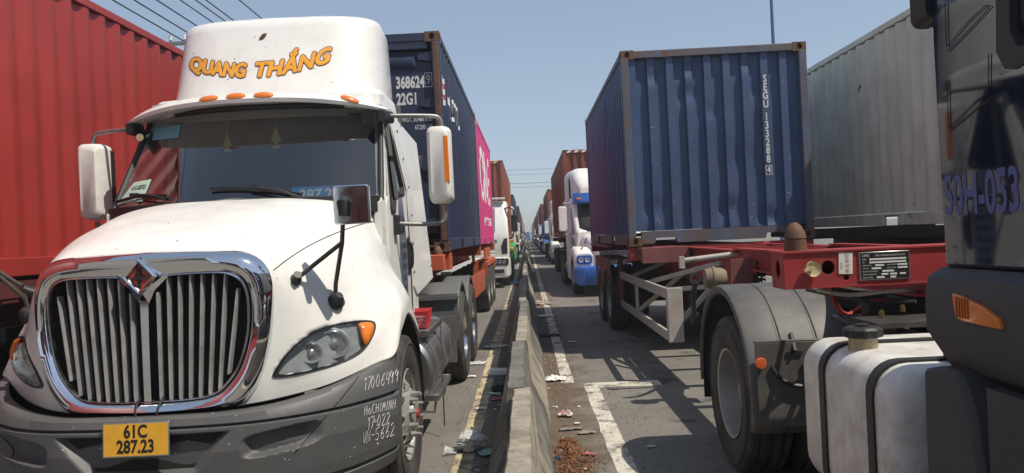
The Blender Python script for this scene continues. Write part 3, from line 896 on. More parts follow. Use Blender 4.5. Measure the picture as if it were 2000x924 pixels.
st = MB().box((-.905, 3.9965, 1.437), (.072, .003, .112), roty(.04)).build('sticker', M['white_plain'], bf)
M['redink'] = mat('red_ink', (.45, .06, .06), .6)
for i, ch in enumerate('检验合格'):
    lettering('lettering', ch, .024, lambda x, y, i=i: (-.897 - y * 1.0, 3.9945, 1.475 - i * .026 + x), M['redink'], st)
for i in range(3): lettering('lettering', '合', .011, lambda x, y, i=i: (-.928 - y, 3.9945, 1.435 - i * .012 + x), M['ink'], st)
pl = MB().box((-.705, 3.995, 1.416), (.262, .006, .148)).build('maker_plate', M['alu'], bf, bevel=.002)
pb = MB().box((-.705, 3.9915, 1.416), (.250, .002, .136)).build('plate_field', M['ink'], pl)
pm = M['alu']
def plt(s, size, x, z): lettering('lettering', s, size, lambda a, b: (-.83 + x + a, 3.9895, 1.484 - z + b), M['txt_white'], pl, align='LEFT', sx=.85)
plt('CIMC', .019, .008, .014); plt('CIMC VEHICLES GROUP CO.,LTD', .0125, .075, .014)
for i, s in enumerate(('MODEL', 'VIN', 'TARE WEIGHT', 'CAPACITY', 'MAX KING PIN WEIGHT', 'OVERALL DIMENSION', 'SERIAL NUMBER')): plt(s, .0085, .008, .033 + i * .0158)
plt('GROSS WEIGHT', .0085, .135, .033 + 2 * .0158); plt('KING PIN SIZE', .0085, .135, .033 + 3 * .0158)
bb = MB()
for (x, z, wd) in ((.045, 0, .19), (.045, 1, .19), (.075, 2, .045), (.19, 2, .05), (.055, 3, .05), (.19, 3, .05), (.11, 4, .06), (.105, 5, .035), (.15, 5, .035), (.2, 5, .03), (.08, 6, .04), (.15, 6, .03)):
    bb.box((-.83 + x + wd / 2, 3.9895, 1.484 - .033 - z * .0158), (wd, .002, .009))
bb.build('blank_field', M['txt_white'], pl)
# side guards with struts, brake chamber and hoses
for s in (-1,):
    X = s * 1.08
    g = MB()
    g.box((X + .065, 8.16, .735), (.165, .035, .585)); g.box((X, 8.20, .735), (.04, .06, .56))
    g.bar((X, 8.2, .965), (X, 12.28, .955), .035, .115); g.bar((X, 8.2, .505), (X, 12.28, .495), .035, .105)
    g.box((X, 10.55, .73), (.04, .07, .42))
    so = g.build('side_guard', M['tr_grey'], tr_b, bevel=.006)
    for p0, p1 in (((X + .02, 10.0, .96), (-.50, 8.15, 1.27)), ((X + .02, 10.55, .55), (-.50, 9.9, 1.12)), ((X + .02, 8.3, .52), (-.50, 8.3, 1.08)), ((X + .02, 9.2, .92), (-.5, 8.25, 1.02)), ((X + .03, 12.0, .9), (-.45, 11.3, 1.2))):
        MB().bar(p0, p1, .05, .052).build('guard_strut', M['tr_grey'], so, bevel=.004)
    MB().panel([(12.28, .46), (12.42, .46), (12.42, 1.22), (12.28, 1.22)], [], lambda a, b, d: (X - .03 + d, a, b), .06).build('guard_bracket', M['tr_maroon'], so)
MB().tube([(-1.02, 7.62, 1.335), (-.55, 7.60, 1.375), (.0, 7.6, 1.385)], .028, 10).box((-1.03, 7.62, 1.32), (.05, .07, .12)).build('crank_rod', M['tr_grey'], tr_b, smooth=40)
MB().lathe([(-.09, .02), (-.09, .085), (-.03, .098), (-.025, .108), (-.005, .108), (0, .098), (.07, .09), (.10, .07), (.10, .02)], (-.86, 7.0, 1.19), 24, 'x').build('brake_chamber', mat('chamber_tan', (.20, .16, .11), .7, var=.2, dirt=.5, scale=8), tr_b, smooth=40)
MB().panel([(-.72, 1.03), (-.52, 1.03), (-.50, 1.36), (-.70, 1.35)], [], lambda a, b, d: (a, 7.0 + d, b), .06).build('bracket', M['tr_maroon'], tr_b)
mb = MB()
for k in range(6): mb.tube([(-.50, 6.93, 1.06 + k * .05), (-.44, 6.9, 1.055 + k * .05), (-.44, 7.1, 1.05 + k * .05)], .02, 8)
mb.build('spring', M['black'], tr_b, smooth=50)
MB().tube(curve([(-.98, 7.25, 1.15), (-1.0, 7.3, 1.0), (-.96, 7.5, .83), (-.93, 7.7, .7)], 5), .026, 8).lathe([(-.015, .03), (-.015, .055), (.015, .055), (.015, .03)], (-.99, 7.22, 1.18), 16, 'y', True).build('slack_adjuster', M['chassis'], tr_b, smooth=50)
for s in (-1, 1):
    f = MB()
    pts = [(12.42, 1.16), (15.0, 1.16)]
    f.panel([(12.42, 1.20), (15.05, 1.20), (15.05, .85)] + [(14.35 + .62 * math.cos(a), .60 + .42 * math.sin(a)) for a in (PI * k / 10 for k in range(1, 10))] + [(13.68, .62)] + [(13.0 + .62 * math.cos(a), .60 + .42 * math.sin(a)) for a in (PI * k / 10 for k in range(1, 10))] + [(12.42, .52)], [], lambda a, b, d: (s * (1.235 - d), a, b), .012)
    f.box((s * 1.06, 13.73, 1.206), (.36, 2.6, .012))
    f.build('mudguard', M['tr_maroon'], tr_b)
MB().box((-1.13, 14.2, 1.42), (.24, 3.3, .05)).box((-1.0, 10.2, 1.43), (.42, .12, .035)).build('outrigger', M['tr_maroon'], tr_b, bevel=.004)
MB().panel([(9.6, 1.43), (10.35, 1.43), (10.3, 1.33), (9.6, 1.24)], [], lambda a, b, d: (-.52 - .6 + d, a, b), .59).build('outrigger', M['tr_maroon'], tr_b)

# trailer under the navy and magenta boxes (orange red)
tr_n = trailer('orange red trailer under the navy and magenta containers behind the white truck', (-2.14, 0, 0), 8.3, 21.3, (17.2, 18.5, 19.8), M['tr_orange'], M['tr_orange'], zt=1.50, neck=3.4, rim=None, fender=M['tr_orange'])
for s in (-1, 1):
    MB().panel([(12.6, .62), (16.2, .58), (16.3, .98), (12.6, 1.02)], [], lambda a, b, d: (s * (1.19 - d), a, b), .03).build('side_panel', M['tr_orange'], tr_n, bevel=.004)
    MB().panel([(9.0, 1.30), (9.35, 1.30), (9.35, 1.50), (9.0, 1.50)], [], lambda a, b, d: (s * (1.20 - d), a, b), .5).build('outrigger', M['tr_orange'], tr_n)
    MB().panel([(13.2, 1.48), (16.4, 1.48), (16.4, 1.15), (15.2, 1.05)], [], lambda a, b, d: (s * (.52 + d), a, b), .02).build('gusset', M['tr_orange'], tr_n)
MB().box((1.19, 17.6, 1.32), (.04, 2.2, .22)).build('skirt', M['tr_orange'], tr_n)
MB().box((-1.19, 17.6, 1.32), (.04, 2.2, .22)).build('skirt', M['tr_orange'], tr_n)
# trailers under the red and grey boxes in the outer lanes
trailer('dark red trailer under the bright red container beside the white truck', (-5.27, 0, 0), -.5, 12.0, (8.6, 9.9, 11.2), M['deck_dark'], M['deck_dark'], zt=1.50, neck=3.0)
MB().box((-5.27 + 1.17, 5.8, 1.43), (.10, 12.2, .13)).build('side_rail', M['deck_dark'], [o for o in bpy.data.objects if o.get('label', '').startswith('dark red trailer')][0]).location = (5.27, 0, 0)
trailer('dark trailer under the long pale grey container', (5.87, 0, 0), 1.0, 13.5, (9.6, 10.9, 12.2), M['deck_dark'], M['deck_dark'], zt=1.54, neck=3.0)
MB().box((-1.17, 7.3, 1.485), (.10, 12.2, .13)).build('side_rail', M['chassis'], [o for o in bpy.data.objects if o.get('label', '').startswith('dark trailer under')][0])

MB().box((0, 12.55, .95), (1.7, .06, .6)).build('splash_panel', M['chassis'], tr_b, bevel=.01)
MB().box((0, 11.2, .72), (.7, .9, .5)).build('tool_box', M['chassis'], tr_b, bevel=.01)
MB().tube(curve([(-1.0, 4.15, 1.29), (-.8, 4.2, 1.25), (-.55, 4.12, 1.27), (-.3, 4.2, 1.22), (.1, 4.15, 1.26)], 6), .012, 6).build('air_line', M['white_old'], tr_b, smooth=60)
MB().tube(curve([(-.9, 4.25, 1.28), (-.75, 4.4, 1.12), (-.5, 4.5, 1.18), (-.2, 4.3, 1.1)], 6), .014, 6).build('air_line', mat('hose_red', (.35, .04, .03), .5), tr_b, smooth=60)
# ------------------------------------------------------------------ the white bonneted truck in front
HX, HY = -1.99, 3.70
OFF = (0, HY, 0)
hero = thing('bonneted_truck', 'white bonneted tractor truck with big chrome grille and yellow plate 61C 287.23', 'truck', (HX, HY, 0))
def hb(mb, name, m, parent=None, **k):
    o = mb.build(name, m, parent or hero, off=OFF, **k)
    return o
def hbp(mb, name, m, parent=None, **k):
    return [hb(mb, name, m, parent, **k), hb(mb.mirrored(), name, m, parent, **k)][0]
net = [
 [(0, 3.93, 1.662), (.30, 3.94, 1.655), (.525, 3.955, 1.630), (.622, 3.975, 1.505), (.62, 3.97, 1.25), (.57, 3.95, 1.02), (.50, 3.93, .90), (.44, 3.92, .845)],
 [(0, 4.05, 1.735), (.32, 4.06, 1.73), (.56, 4.07, 1.675), (.70, 4.07, 1.50), (.745, 4.06, 1.25), (.72, 4.03, 1.03), (.67, 4.01, .925), (.62, 3.99, .86)],
 [(0, 4.35, 1.845), (.36, 4.36, 1.835), (.65, 4.38, 1.765), (.83, 4.36, 1.56), (.91, 4.32, 1.31), (.925, 4.25, 1.08), (.895, 4.20, .97), (.85, 4.16, .89)],
 [(0, 4.65, 1.93), (.40, 4.65, 1.915), (.70, 4.66, 1.825), (.89, 4.64, 1.62), (1.02, 4.56, 1.38), (1.08, 4.45, 1.18), (1.095, 4.41, 1.06), (1.085, 4.37, .965)],
 [(0, 4.9, 1.98), (.44, 4.9, 1.965), (.76, 4.92, 1.88), (.92, 4.92, 1.68), (1.045, 4.86, 1.46), (1.14, 4.72, 1.28), (1.17, 4.58, 1.13), (1.175, 4.47, 1.0)],
 [(0, 5.05, 2.00), (.46, 5.06, 1.985), (.79, 5.1, 1.91), (.94, 5.1, 1.70), (1.04, 5.05, 1.50), (1.14, 4.93, 1.35), (1.18, 4.80, 1.24), (1.185, 4.70, 1.12)],
 [(0, 5.10, 2.01), (.48, 5.15, 1.99), (.82, 5.25, 1.93), (.95, 5.25, 1.70), (1.03, 5.25, 1.50), (1.12, 5.2, 1.36), (1.17, 5.12, 1.27), (1.185, 5.0, 1.185)],
 [(0, 5.14, 2.01), (.5, 5.2, 1.99), (.86, 5.36, 1.95), (.965, 5.40, 1.70), (1.01, 5.45, 1.45), (1.07, 5.55, 1.25), (1.13, 5.60, 1.10), (1.165, 5.58, .98)],
]
HG = patch(net, 10, 10)          # rows along u (crown to arch), columns along v (front to rear)
hg = MB().grid([[tuple(p) for p in row] for row in HG])
full = hg.both()
bvh = BVHTree.FromPolygons([Vector((x + HX, y, z)) for x, y, z in full.v], full.f)
def hit(px, py, b=None):
    r = (b or bvh).ray_cast(CAM_O, ray(px, py))
    return (r[0], r[1]) if r[0] is not None else (None, None)
# headlight outline, traced once on the right-hand wing and mirrored
HLP = [(535, 735), (545, 712), (563, 688), (590, 663), (622, 645), (655, 634), (692, 628), (722, 628), (731, 636), (727, 656), (712, 680), (690, 697), (655, 712), (615, 723), (570, 733)]
HLS = [(p.x, p.y) for p in curve([(x, y, 0) for x, y in HLP], 4, True)]
hcx, hcy = 640, 682
def hl_local(px, py, off=0.0):
    p, n = hit(px, py)
    if p is None: return None
    if n.dot(ray(px, py)) > 0: n = -n
    return Vector((p.x - HX, p.y, p.z)) + n * off
def inside(px, py, poly):
    c = False; j = len(poly) - 1
    for i in range(len(poly)):
        a, b = poly[i], poly[j]
        if (a[1] > py) != (b[1] > py) and px < (b[0] - a[0]) * (py - a[1]) / (b[1] - a[1]) + a[0]: c = not c
        j = i
    return c
def to_px(p):
    d = Vector(p) - CAM_O
    z = d.dot(_f)
    return 1000 + d.dot(_cx) / z * FPX, 462 - d.dot(_cy) / z * FPX
# open the hood where the headlights sit
keep = []
for f in hg.f:
    c = sum((Vector(hg.v[i]) for i in f), Vector()) / 4
    q = to_px((c.x + HX, c.y, c.z))
    if c.y < 4.9 and inside(hcx + (q[0] - hcx) / .97, hcy + (q[1] - hcy) / .95, HLS): continue
    keep.append(f)
hg2 = MB(); hg2.v = hg.v; hg2.f = keep
hood = hb(hg2.both(), 'hood', M['white'], smooth=60, weld=1e-4, solid=.012)
RIN = []
for sc in (1.025, 1.0, .93): RIN.append([hl_local(hcx + (x - hcx) * sc, hcy + (y - hcy) * sc, .005 if sc > .95 else .001) for x, y in HLS])
fwd = Vector((-.15, .95, 0)).normalized()
def bowl(sc, dep): return [hl_local(hcx + (x - hcx) * sc, hcy + (y - hcy) * sc, 0) + Vector((-.25, .9, 0)) * dep for x, y in HLS]
M['hl_house'] = mat('headlight_housing', (.58, .585, .58), .3, .15, var=.2, scale=14)
M['hl_refl'] = mat('reflector', (.85, .85, .86), .15, .75)
bez = MB().loft(RIN, False).loft([[p + Vector((0, -.002, 0)) for p in RIN[2]], bowl(.93, .03)], False)
house = MB().loft([bowl(.93, .03), bowl(.8, .065), bowl(.5, .075), bowl(.1, .075)], True)
lens = MB().loft([[hl_local(hcx + (x - hcx) * s, hcy + (y - hcy) * s, o) for x, y in HLS] for s, o in ((.97, .003), (.85, .012), (.6, .018), (.3, .020), (.02, .020))], True)
def hl_disc(px, py, r, dep, m):
    c = hl_local(px, py, 0) + Vector((-.25, .9, 0)) * dep
    mb = MB(); ax = Vector((.28, -.94, 0)).normalized(); a = ax.cross(Vector((0, 0, 1))).normalized(); b = Vector((0, 0, 1))
    rings = []
    for rr, dd in ((1.0, .0), (1.06, .012), (1.0, .018), (.9, .006), (.7, -.008), (.35, -.02), (.3, .012), (.12, .02)):
        rings.append([c + (a * math.cos(t) + b * math.sin(t)) * r * rr + ax * dd for t in (2 * PI * k / 24 for k in range(24))])
    mb.loft(rings, True); return mb
d1 = hl_disc(652, 672, .082, .030, None); d2 = hl_disc(608, 690, .058, .036, None)
AMB = [(700, 632), (722, 630), (730, 637), (726, 656), (714, 675), (706, 660), (702, 645)]
AMS = [(p.x, p.y) for p in curve([(x, y, 0) for x, y in AMB], 4, True)]
amb = MB().loft([[hl_local(713 + (x - 713) * s, 651 + (y - 651) * s, o) for x, y in AMS] for s, o in ((1, .004), (.8, .017), (.4, .023), (.05, .024))], True)
mrk = MB()
for i in range(5):
    for j in range(5):
        q = (676 + i * 8 + j * 1.5, 655 + j * 9 - i * 1.5)
        if inside(q[0], q[1], HLS):
            p = hl_local(*q, 0)
            mrk.box(p + Vector((-.25, .9, 0)) * .04, (.014, .01, .014), rotz(.3))
for sgn in (1, -1):
    k = (lambda m: m) if sgn > 0 else (lambda m: m.mirrored())
    hl = hb(k(bez), 'headlight', M['black'], smooth=40)
    hb(k(house), 'housing', M['hl_house'], hl, smooth=50)
    hb(k(d1), 'reflector', M['hl_refl'], hl, smooth=40); hb(k(d2), 'reflector', M['hl_refl'], hl, smooth=40)
    hb(k(mrk), 'marker_cells', M['hl_refl'], hl)
    hb(k(amb), 'turn_signal', M['amber'], hl, smooth=50)
    hb(k(lens), 'lens', M['lens'], hl, smooth=60)
    for o in kids(hl): o.matrix_parent_inverse = Matrix()
# seam between bonnet top and wing, and the door-side cowl seam
seam = MB()
def hit_poly(pts, off, n=6, b=None):
    P = []
    for p in curve([(x, y, 0) for x, y in pts], n):
        h, nn = hit(p.x, p.y, b)
        if h is None: continue
        if nn.dot(ray(p.x, p.y)) > 0: nn = -nn
        P.append(Vector((h.x - HX, h.y, h.z)) + nn * off)
    return P
sp_ = hit_poly([(534, 528), (560, 508), (600, 482), (650, 458), (700, 440), (742, 430)], .0005, 8)
if len(sp_) > 2: seam.tube(sp_, .0035, 5)
hbp(seam, 'hood_seam', M['seal'], hood)

# chrome grille surround
OUTR = [(0, 3.925, 1.672), (.30, 3.935, 1.664), (.53, 3.95, 1.638), (.629, 3.97, 1.51), (.627, 3.965, 1.25), (.577, 3.945, 1.02), (.505, 3.925, .895), (.42, 3.91, .842), (.24, 3.905, .822), (0, 3.895, .815)]
MIDR = [(0, 3.845, 1.635), (.28, 3.855, 1.63), (.485, 3.875, 1.598), (.580, 3.895, 1.485), (.580, 3.89, 1.25), (.530, 3.87, 1.04), (.46, 3.855, .925), (.38, 3.84, .875), (.22, 3.835, .857), (0, 3.825, .852)]
INR = [(0, 3.86, 1.545), (.27, 3.87, 1.555), (.455, 3.885, 1.542), (.528, 3.905, 1.455), (.528, 3.91, 1.25), (.482, 3.89, 1.07), (.41, 3.875, .965), (.335, 3.865, .915), (.20, 3.865, .897), (0, 3.86, .892)]
def ring(R, dy=0, s=1.0):
    half = curve(R, 5)
    pts = half + [Vector((-p.x, p.y, p.z)) for p in reversed(half[1:-1])]
    return [Vector((p.x * s, p.y + dy, 1.24 + (p.z - 1.24) * s)) for p in pts]
def lerp_r(a, b, t): return [p.lerp(q, t) for p, q in zip(a, b)]
ro, rm, ri = ring(OUTR), ring(MIDR), ring(INR)
rings = [ring(OUTR, .05, .985), ro]
bul = [Vector((p.x, p.y - .006, p.z)) for p in lerp_r(ro, rm, .5)]
rings += [bul, rm, [Vector((p.x, p.y - .006, p.z)) for p in lerp_r(rm, ri, .5)], ri, ring(INR, .035, .985), ring(INR, .10, .98)]
gs = hb(MB().loft(rings, False), 'grille_surround', M['chrome'], smooth=60)
thin = hb(MB().loft([ring(INR, -.004, .995), ring(INR, -.010, .975), ring(INR, .01, .965), ring(INR, .03, .965)], False), 'inner_trim', M['chrome_dull'], gs, smooth=50)
hb(MB().loft([ring(INR, .17, 1.05), ring(INR, .171, .02)], False), 'radiator_mesh', M['mesh'], gs)
hb(MB().loft([ring(INR, .09, .985), ring(INR, .17, 1.05)], False), 'grille_box', M['blackdeep'], gs)
bars = MB()
def z_in(x, top):
    h = curve(INR, 5); best = None
    for a, b in zip(h, h[1:]):
        if (a.x - x) * (b.x - x) <= 0 and ((a.z > 1.25) == top) and abs(a.x - b.x) > 1e-6:
            t = (x - a.x) / (b.x - a.x); return a.z + (b.z - a.z) * t
    return 1.5 if top else .9
for sgn in (-1, 1):
    for i in range(8):
        xt = .070 + i * .0575; xb = xt * .86 + .006
        if xb > .50: continue
        zt = z_in(min(xt, .50), True) - .012; zb = z_in(min(xb, .47), False) + .01
        if i == 7: zt, zb = 1.46, 1.02
        if i == 0: zt -= .075
        yt = 3.872 + .045 * (xt / .5) ** 2; yb = 3.866 + .035 * (xb / .5) ** 2
        A, B = Vector((sgn * xt, yt, zt)), Vector((sgn * xb, yb, zb))
        prof = [(-.0075, .0), (-.004, -.010), (.004, -.010), (.0075, .0), (.005, .036), (-.005, .036)]
        rr = []
        for t in (0, .04, .5, .96, 1):
            P = A.lerp(B, t); s = .55 if t in (0, 1) else 1
            rr.append([P + Vector((a * s - .02 * b * sgn, b, 0)) for a, b in prof])
        bars.loft(rr)
hb(bars, 'grille_bars', M['bar'], gs, smooth=25)
yb = MB()
yb.loft([[(-.022, 3.868, 1.42), (.022, 3.868, 1.42), (.022, 3.90, 1.42), (-.022, 3.90, 1.42)], [(-.019, 3.862, 1.2), (.019, 3.862, 1.2), (.022, 3.90, 1.2), (-.022, 3.90, 1.2)], [(-.018, 3.858, .888), (.018, 3.858, .888), (.022, 3.90, .888), (-.022, 3.90, .888)]])
for s in (-1, 1):
    yb.loft([[(s * a, y, z) for a, y, z in q] for q in ([(.004, 3.856, 1.45), (.026, 3.866, 1.405), (.026, 3.90, 1.405), (.004, 3.90, 1.45)], [(.05, 3.852, 1.50), (.062, 3.862, 1.474), (.062, 3.90, 1.474), (.05, 3.90, 1.50)], [(.125, 3.852, 1.555), (.135, 3.862, 1.541), (.135, 3.90, 1.541), (.125, 3.90, 1.555)])])
hb(yb, 'centre_bar', M['chrome'], gs, smooth=30)
em = MB()
dia = lambda s, y, q=1.08: [(0, y, 1.545 + s * q), (s, y, 1.545), (0, y, 1.545 - s * q), (-s, y, 1.545)]
em.loft([dia(.092, 3.87), dia(.092, 3.835), dia(.080, 3.815), dia(.066, 3.818), dia(.058, 3.832)], False)
e_ = hb(em, 'emblem', M['chrome'], gs)
hb(MB().loft([dia(.064, 3.834), dia(.06, 3.8335)], True), 'emblem_field', mat('emblem_red', (.42, .07, .03), .25, var=.1), e_)
ed = MB()
ed.loft([dia(.030, 3.829, 1.1), dia(.022, 3.828, 1.1)], False)
ed.box((0, 3.829, 1.555), (.022, .004, .075)); ed.box((0, 3.829, 1.50), (.016, .004, .05))
ed.box((0, 3.830, 1.536), (.098, .004, .014))
hb(ed, 'emblem_mark', M['ink'], e_)
lettering('lettering', 'INTERNATIONAL', .0125, lambda x, y: (x, 3.8275 - HY, 1.536 + y), M['chrome'], e_, bold=.0003)
# two short wires hanging from the grille, small clips
hb(MB().tube(curve([(-.045, 3.87, .92), (-.055, 3.84, .88), (-.05, 3.825, .83), (-.045, 3.82, .79)], 4), .006, 6).tube([(-.046, 3.822, .80), (-.042, 3.818, .765)], .010, 8), 'loose_wire', M['black'], gs, smooth=60)
hb(MB().tube(curve([(.075, 3.87, .92), (.06, 3.83, .86), (.062, 3.82, .80), (.09, 3.83, .775)], 4), .0055, 6), 'loose_wire', M['black'], gs, smooth=60)

# bumper
BS = [(0, 3.80), (.25, 3.805), (.50, 3.84), (.72, 3.93), (.92, 4.08), (1.05, 4.24), (1.12, 4.36), (1.15, 4.44), (1.162, 4.50)]
BTOP = [.835, .835, .84, .86, .90, .94, .97, .985, .99]
BBOT = [.30, .30, .305, .31, .32, .335, .345, .35, .36]
bsc = curve([(x, y, 0) for x, y in BS], 8); btc = curve([(i, z, 0) for i, z in enumerate(BTOP)], 8); bbc = curve([(i, z, 0) for i, z in enumerate(BBOT)], 8)
VP_ = [(0.0, -.05), (.015, .0), (.08, .022), (.28, .036), (.295, .016), (.315, .016), (.33, .042), (.50, .052), (.72, .04), (.80, .03), (.81, .012), (.84, .012), (.85, .018), (.95, .0), (1.0, -.05)]
def sm(a, b, x):
    t = max(0, min(1, (x - a) / (b - a))); return t * t * (3 - 2 * t)
def bump_in(x, z):
    """recesses pressed into the bumper skin: lamp pockets and the lower air intake"""
    d = 0
    u = (x - .66) / .17; v = (z - .675 - (x - .66) * .12) / .060
    d -= .050 * (1 - sm(.72, 1.08, (abs(u) ** 4 + abs(v) ** 4) ** .25))
    hw = .45 - (.75 - z) * .85
    if .50 < z < .79: d -= .045 * sm(0, .05, hw - abs(x)) * sm(.545, .57, z) * (1 - sm(.735, .755, z))
    return d
def zmap(v, tz, bz):
    zg = .785
    return tz + (zg - tz) * v / .305 if v < .305 else zg + (bz - zg) * (v - .305) / .695
def bump_pt(s, v):
    """s in 0..len-1 along the sweep, v 0..1 down"""
    i = min(int(s), len(bsc) - 2); t = s - i
    p = bsc[i].lerp(bsc[i + 1], t); tz = btc[i].y * (1 - t) + btc[i + 1].y * t; bz = bbc[i].y * (1 - t) + bbc[i + 1].y * t
    tg = (bsc[i + 1] - bsc[i]).normalized(); n = Vector((tg.y, -tg.x, 0))
    for (a, d), (b, e) in zip(VP_, VP_[1:]):
        if a <= v <= b + 1e-9:
            dd = d + (e - d) * ((v - a) / (b - a)); break
    z = zmap(v, tz, bz)
    fade = 1 - .4 * sm(.8, 1, s / (len(bsc) - 1))
    q = p + n * (dd * fade + bump_in(p.x, z))
    return Vector((q.x, q.y, z))
vs_ = sorted(set([round(q[0], 4) for q in VP_] + [.31 + k * .008 for k in range(62)]))
rows = []
ns = len(bsc) - 1
for v in vs_: rows.append([tuple(bump_pt(k * .25, v)) for k in range(ns * 4 + 1)])
bg_ = MB().grid(rows)
bumper = hb(bg_.both(), 'bumper', M['bumper'], smooth=40, weld=1e-4, solid=.006)
bb2 = bg_.both()
bbv = BVHTree.FromPolygons([Vector((x + HX, y, z)) for x, y, z in bb2.v], bb2.f)
hb(MB().tube(hit_poly([(700, 736), (668, 776), (620, 832), (575, 886)], .0008, 6, bbv), .0028, 5).both(), 'bumper_seam', M['blackdeep'], bumper)
mi = []
for k in range(11):
    z = .56 + .185 * k / 10; hw = .44 - (.75 - z) * .85
    mi.append([(hw * j / 10, 3.795 + .03 * (hw * j / 10 / .5) ** 2, z) for j in range(-10, 11)])
hb(MB().grid(mi), 'intake_mesh', M['mesh'], bumper)
for s in (-1, 1):
    lampb = MB()
    lampb.lathe([(0, .001), (.004, .03), (.012, .044), (.03, .05)], (s * .66, 3.935, .675), 20, 'y')
    hb(lampb, 'fog_lamp', M['black'], bumper, smooth=50)
    hb(MB().box((s * .30, 3.775, .36), (.10, .05, .07)), 'tow_loop', M['blackdeep'], bumper, bevel=.01)
hb(MB().box((0, 4.03, .78), (.84, .12, .20)), 'crossmember', M['blackdeep'])
plate = MB().box((0, 0, 0), (.33, .004, .165))
def plate_at(mb): 
    R_ = rotx(math.radians(-4)); mb.v = [tuple(R_ @ Vector(p) + Vector((-.008, 3.742, .738))) for p in mb.v]; return mb
P_ = hb(plate_at(MB().box((0, 0, 0), (.338, .008, .172))), 'number_plate', M['alu'], bevel=.003)
hb(plate_at(MB().box((0, -.0055, 0), (.322, .003, .156))), 'plate_face', M['yellow_plate'], P_)
def pfn(x, y, cz):
    q = rotx(math.radians(-4)) @ Vector((x, -.0085, cz + y)) + Vector((-.008, 3.742, .738)); return (q.x, q.y - HY, q.z)
lettering('lettering', '61C', .088, lambda x, y: pfn(x, y, .038), M['ink'], P_, sx=.80, bold=.0026)
lettering('lettering', '287.23', .088, lambda x, y: pfn(x, y, -.036), M['ink'], P_, sx=.80, bold=.0026)
hb(MB().box((0, 3.78, .73), (.2, .07, .05)), 'plate_bracket', M['black'])
# chalk writing on the bumper corner
def cfn(px, py):
    h, n = hit(px, py, bbv)
    if h is None: h, n = on(px, py, Y=4.5), Vector((.6, -.8, 0))
    if n.dot(ray(px, py)) > 0: n = -n
    return Vector((h.x - HX, h.y, h.z)) + n * .003
for s, h, px0, py0, sl in (('17006499', 24, 709, 764, -.28), ('HOCHIMINH', 18, 711, 812, -.24), ('17-022', 22, 716, 840, -.30), ('VN-5662', 24, 708, 868, -.30)):
    chk = MB()
    scrawl(chk, s, 0, 0, h, lambda x, y, px0=px0, py0=py0, sl=sl: cfn(px0 + x * .66, py0 - y + sl * x * .66), .0019)
    hb(chk, 'chalk_writing', M['chalk'], bumper)

# wheel arch liners and front wheels
al = MB()
for r_, x0, x1 in ((.645, .72, 1.165),):
    arc = [(5.0 + r_ * math.cos(t), .54 + r_ * math.sin(t)) for t in (math.radians(a) for a in range(-10, 175, 8))]
    al.grid([[(x, y, z) for y, z in arc] for x in (x0, x1)])
    al.grid([[(x1, 5.0 + rr * math.cos(t), .54 + rr * math.sin(t)) for t in (math.radians(a) for a in range(-10, 165, 7))] for rr in (.645, .61)])
    al.panel([(4.36, .5)] + [(5.0 + .64 * math.cos(t), .54 + .64 * math.sin(t)) for t in (math.radians(a) for a in range(176, -12, -8))], [], lambda a, b, d: (x0 + d, a, b), .01)
hbp(al, 'wheel_arch', M['black'], smooth=40)
for s in (-1, 1):
    wheel(hero, s * 1.025, 5.0 - HY, s, front=True)
for y in (8.98, 10.33): axle(hero, y - HY, 1.07, rim=RR_chrome)
# chassis
ch = MB()
for s in (-1, 1): ch.box((s * .43, 7.6, .88), (.09, 6.6, .27))
for y in (5.0, 8.98, 10.33): ch.cyl((-.85, y, .52), (.85, y, .52), .09, 12).lathe([(-.2, .1), (-.12, .2), (.12, .2), (.2, .1)], (0, y, .52), 16)
ch.box((0, 4.6, .75), (.9, .9, .5)); ch.box((0, 7.7, .95), (.8, .4, .1))
ch.box((0, 9.65, 1.10), (.95, .9, .10)); ch.lathe([(0, .45), (.05, .45), (.06, .40), (.06, .001)], (0, 9.65, 1.16), 28, 'z')
hb(ch, 'chassis', M['chassis'], bevel=.006)
M['mudgrey'] = mat('mudguard_grey', (.12, .125, .125), .6, var=.15, dirt=.5, dirtcol=(.2, .17, .13), scale=4)
for y in (8.98, 10.33):
    qf = MB()
    arc = [(y + .62 * math.cos(t), .54 + .62 * math.sin(t)) for t in (math.radians(a) for a in range(18, 168, 10))]
    qf.grid([[(x, a, b) for a, b in arc] for x in (.72, .90, 1.16, 1.19)])
    qf.grid([[(1.19 - .0, y + r_ * math.cos(t), .54 + r_ * math.sin(t)) for t in (math.radians(a) for a in range(18, 168, 10))] for r_ in (.62, .575)])
    hbp(qf, 'mudguard', M['mudgrey'], smooth=40, solid=.006)
qf = MB()
qf.box((.97, 8.36, .80), (.44, .012, .52)); qf.box((.97, 8.33, 1.02), (.46, .03, .04)); qf.box((.97, 8.20, .58), (.40, .02, .5))
hbp(qf, 'mud_flap', M['mudgrey'])
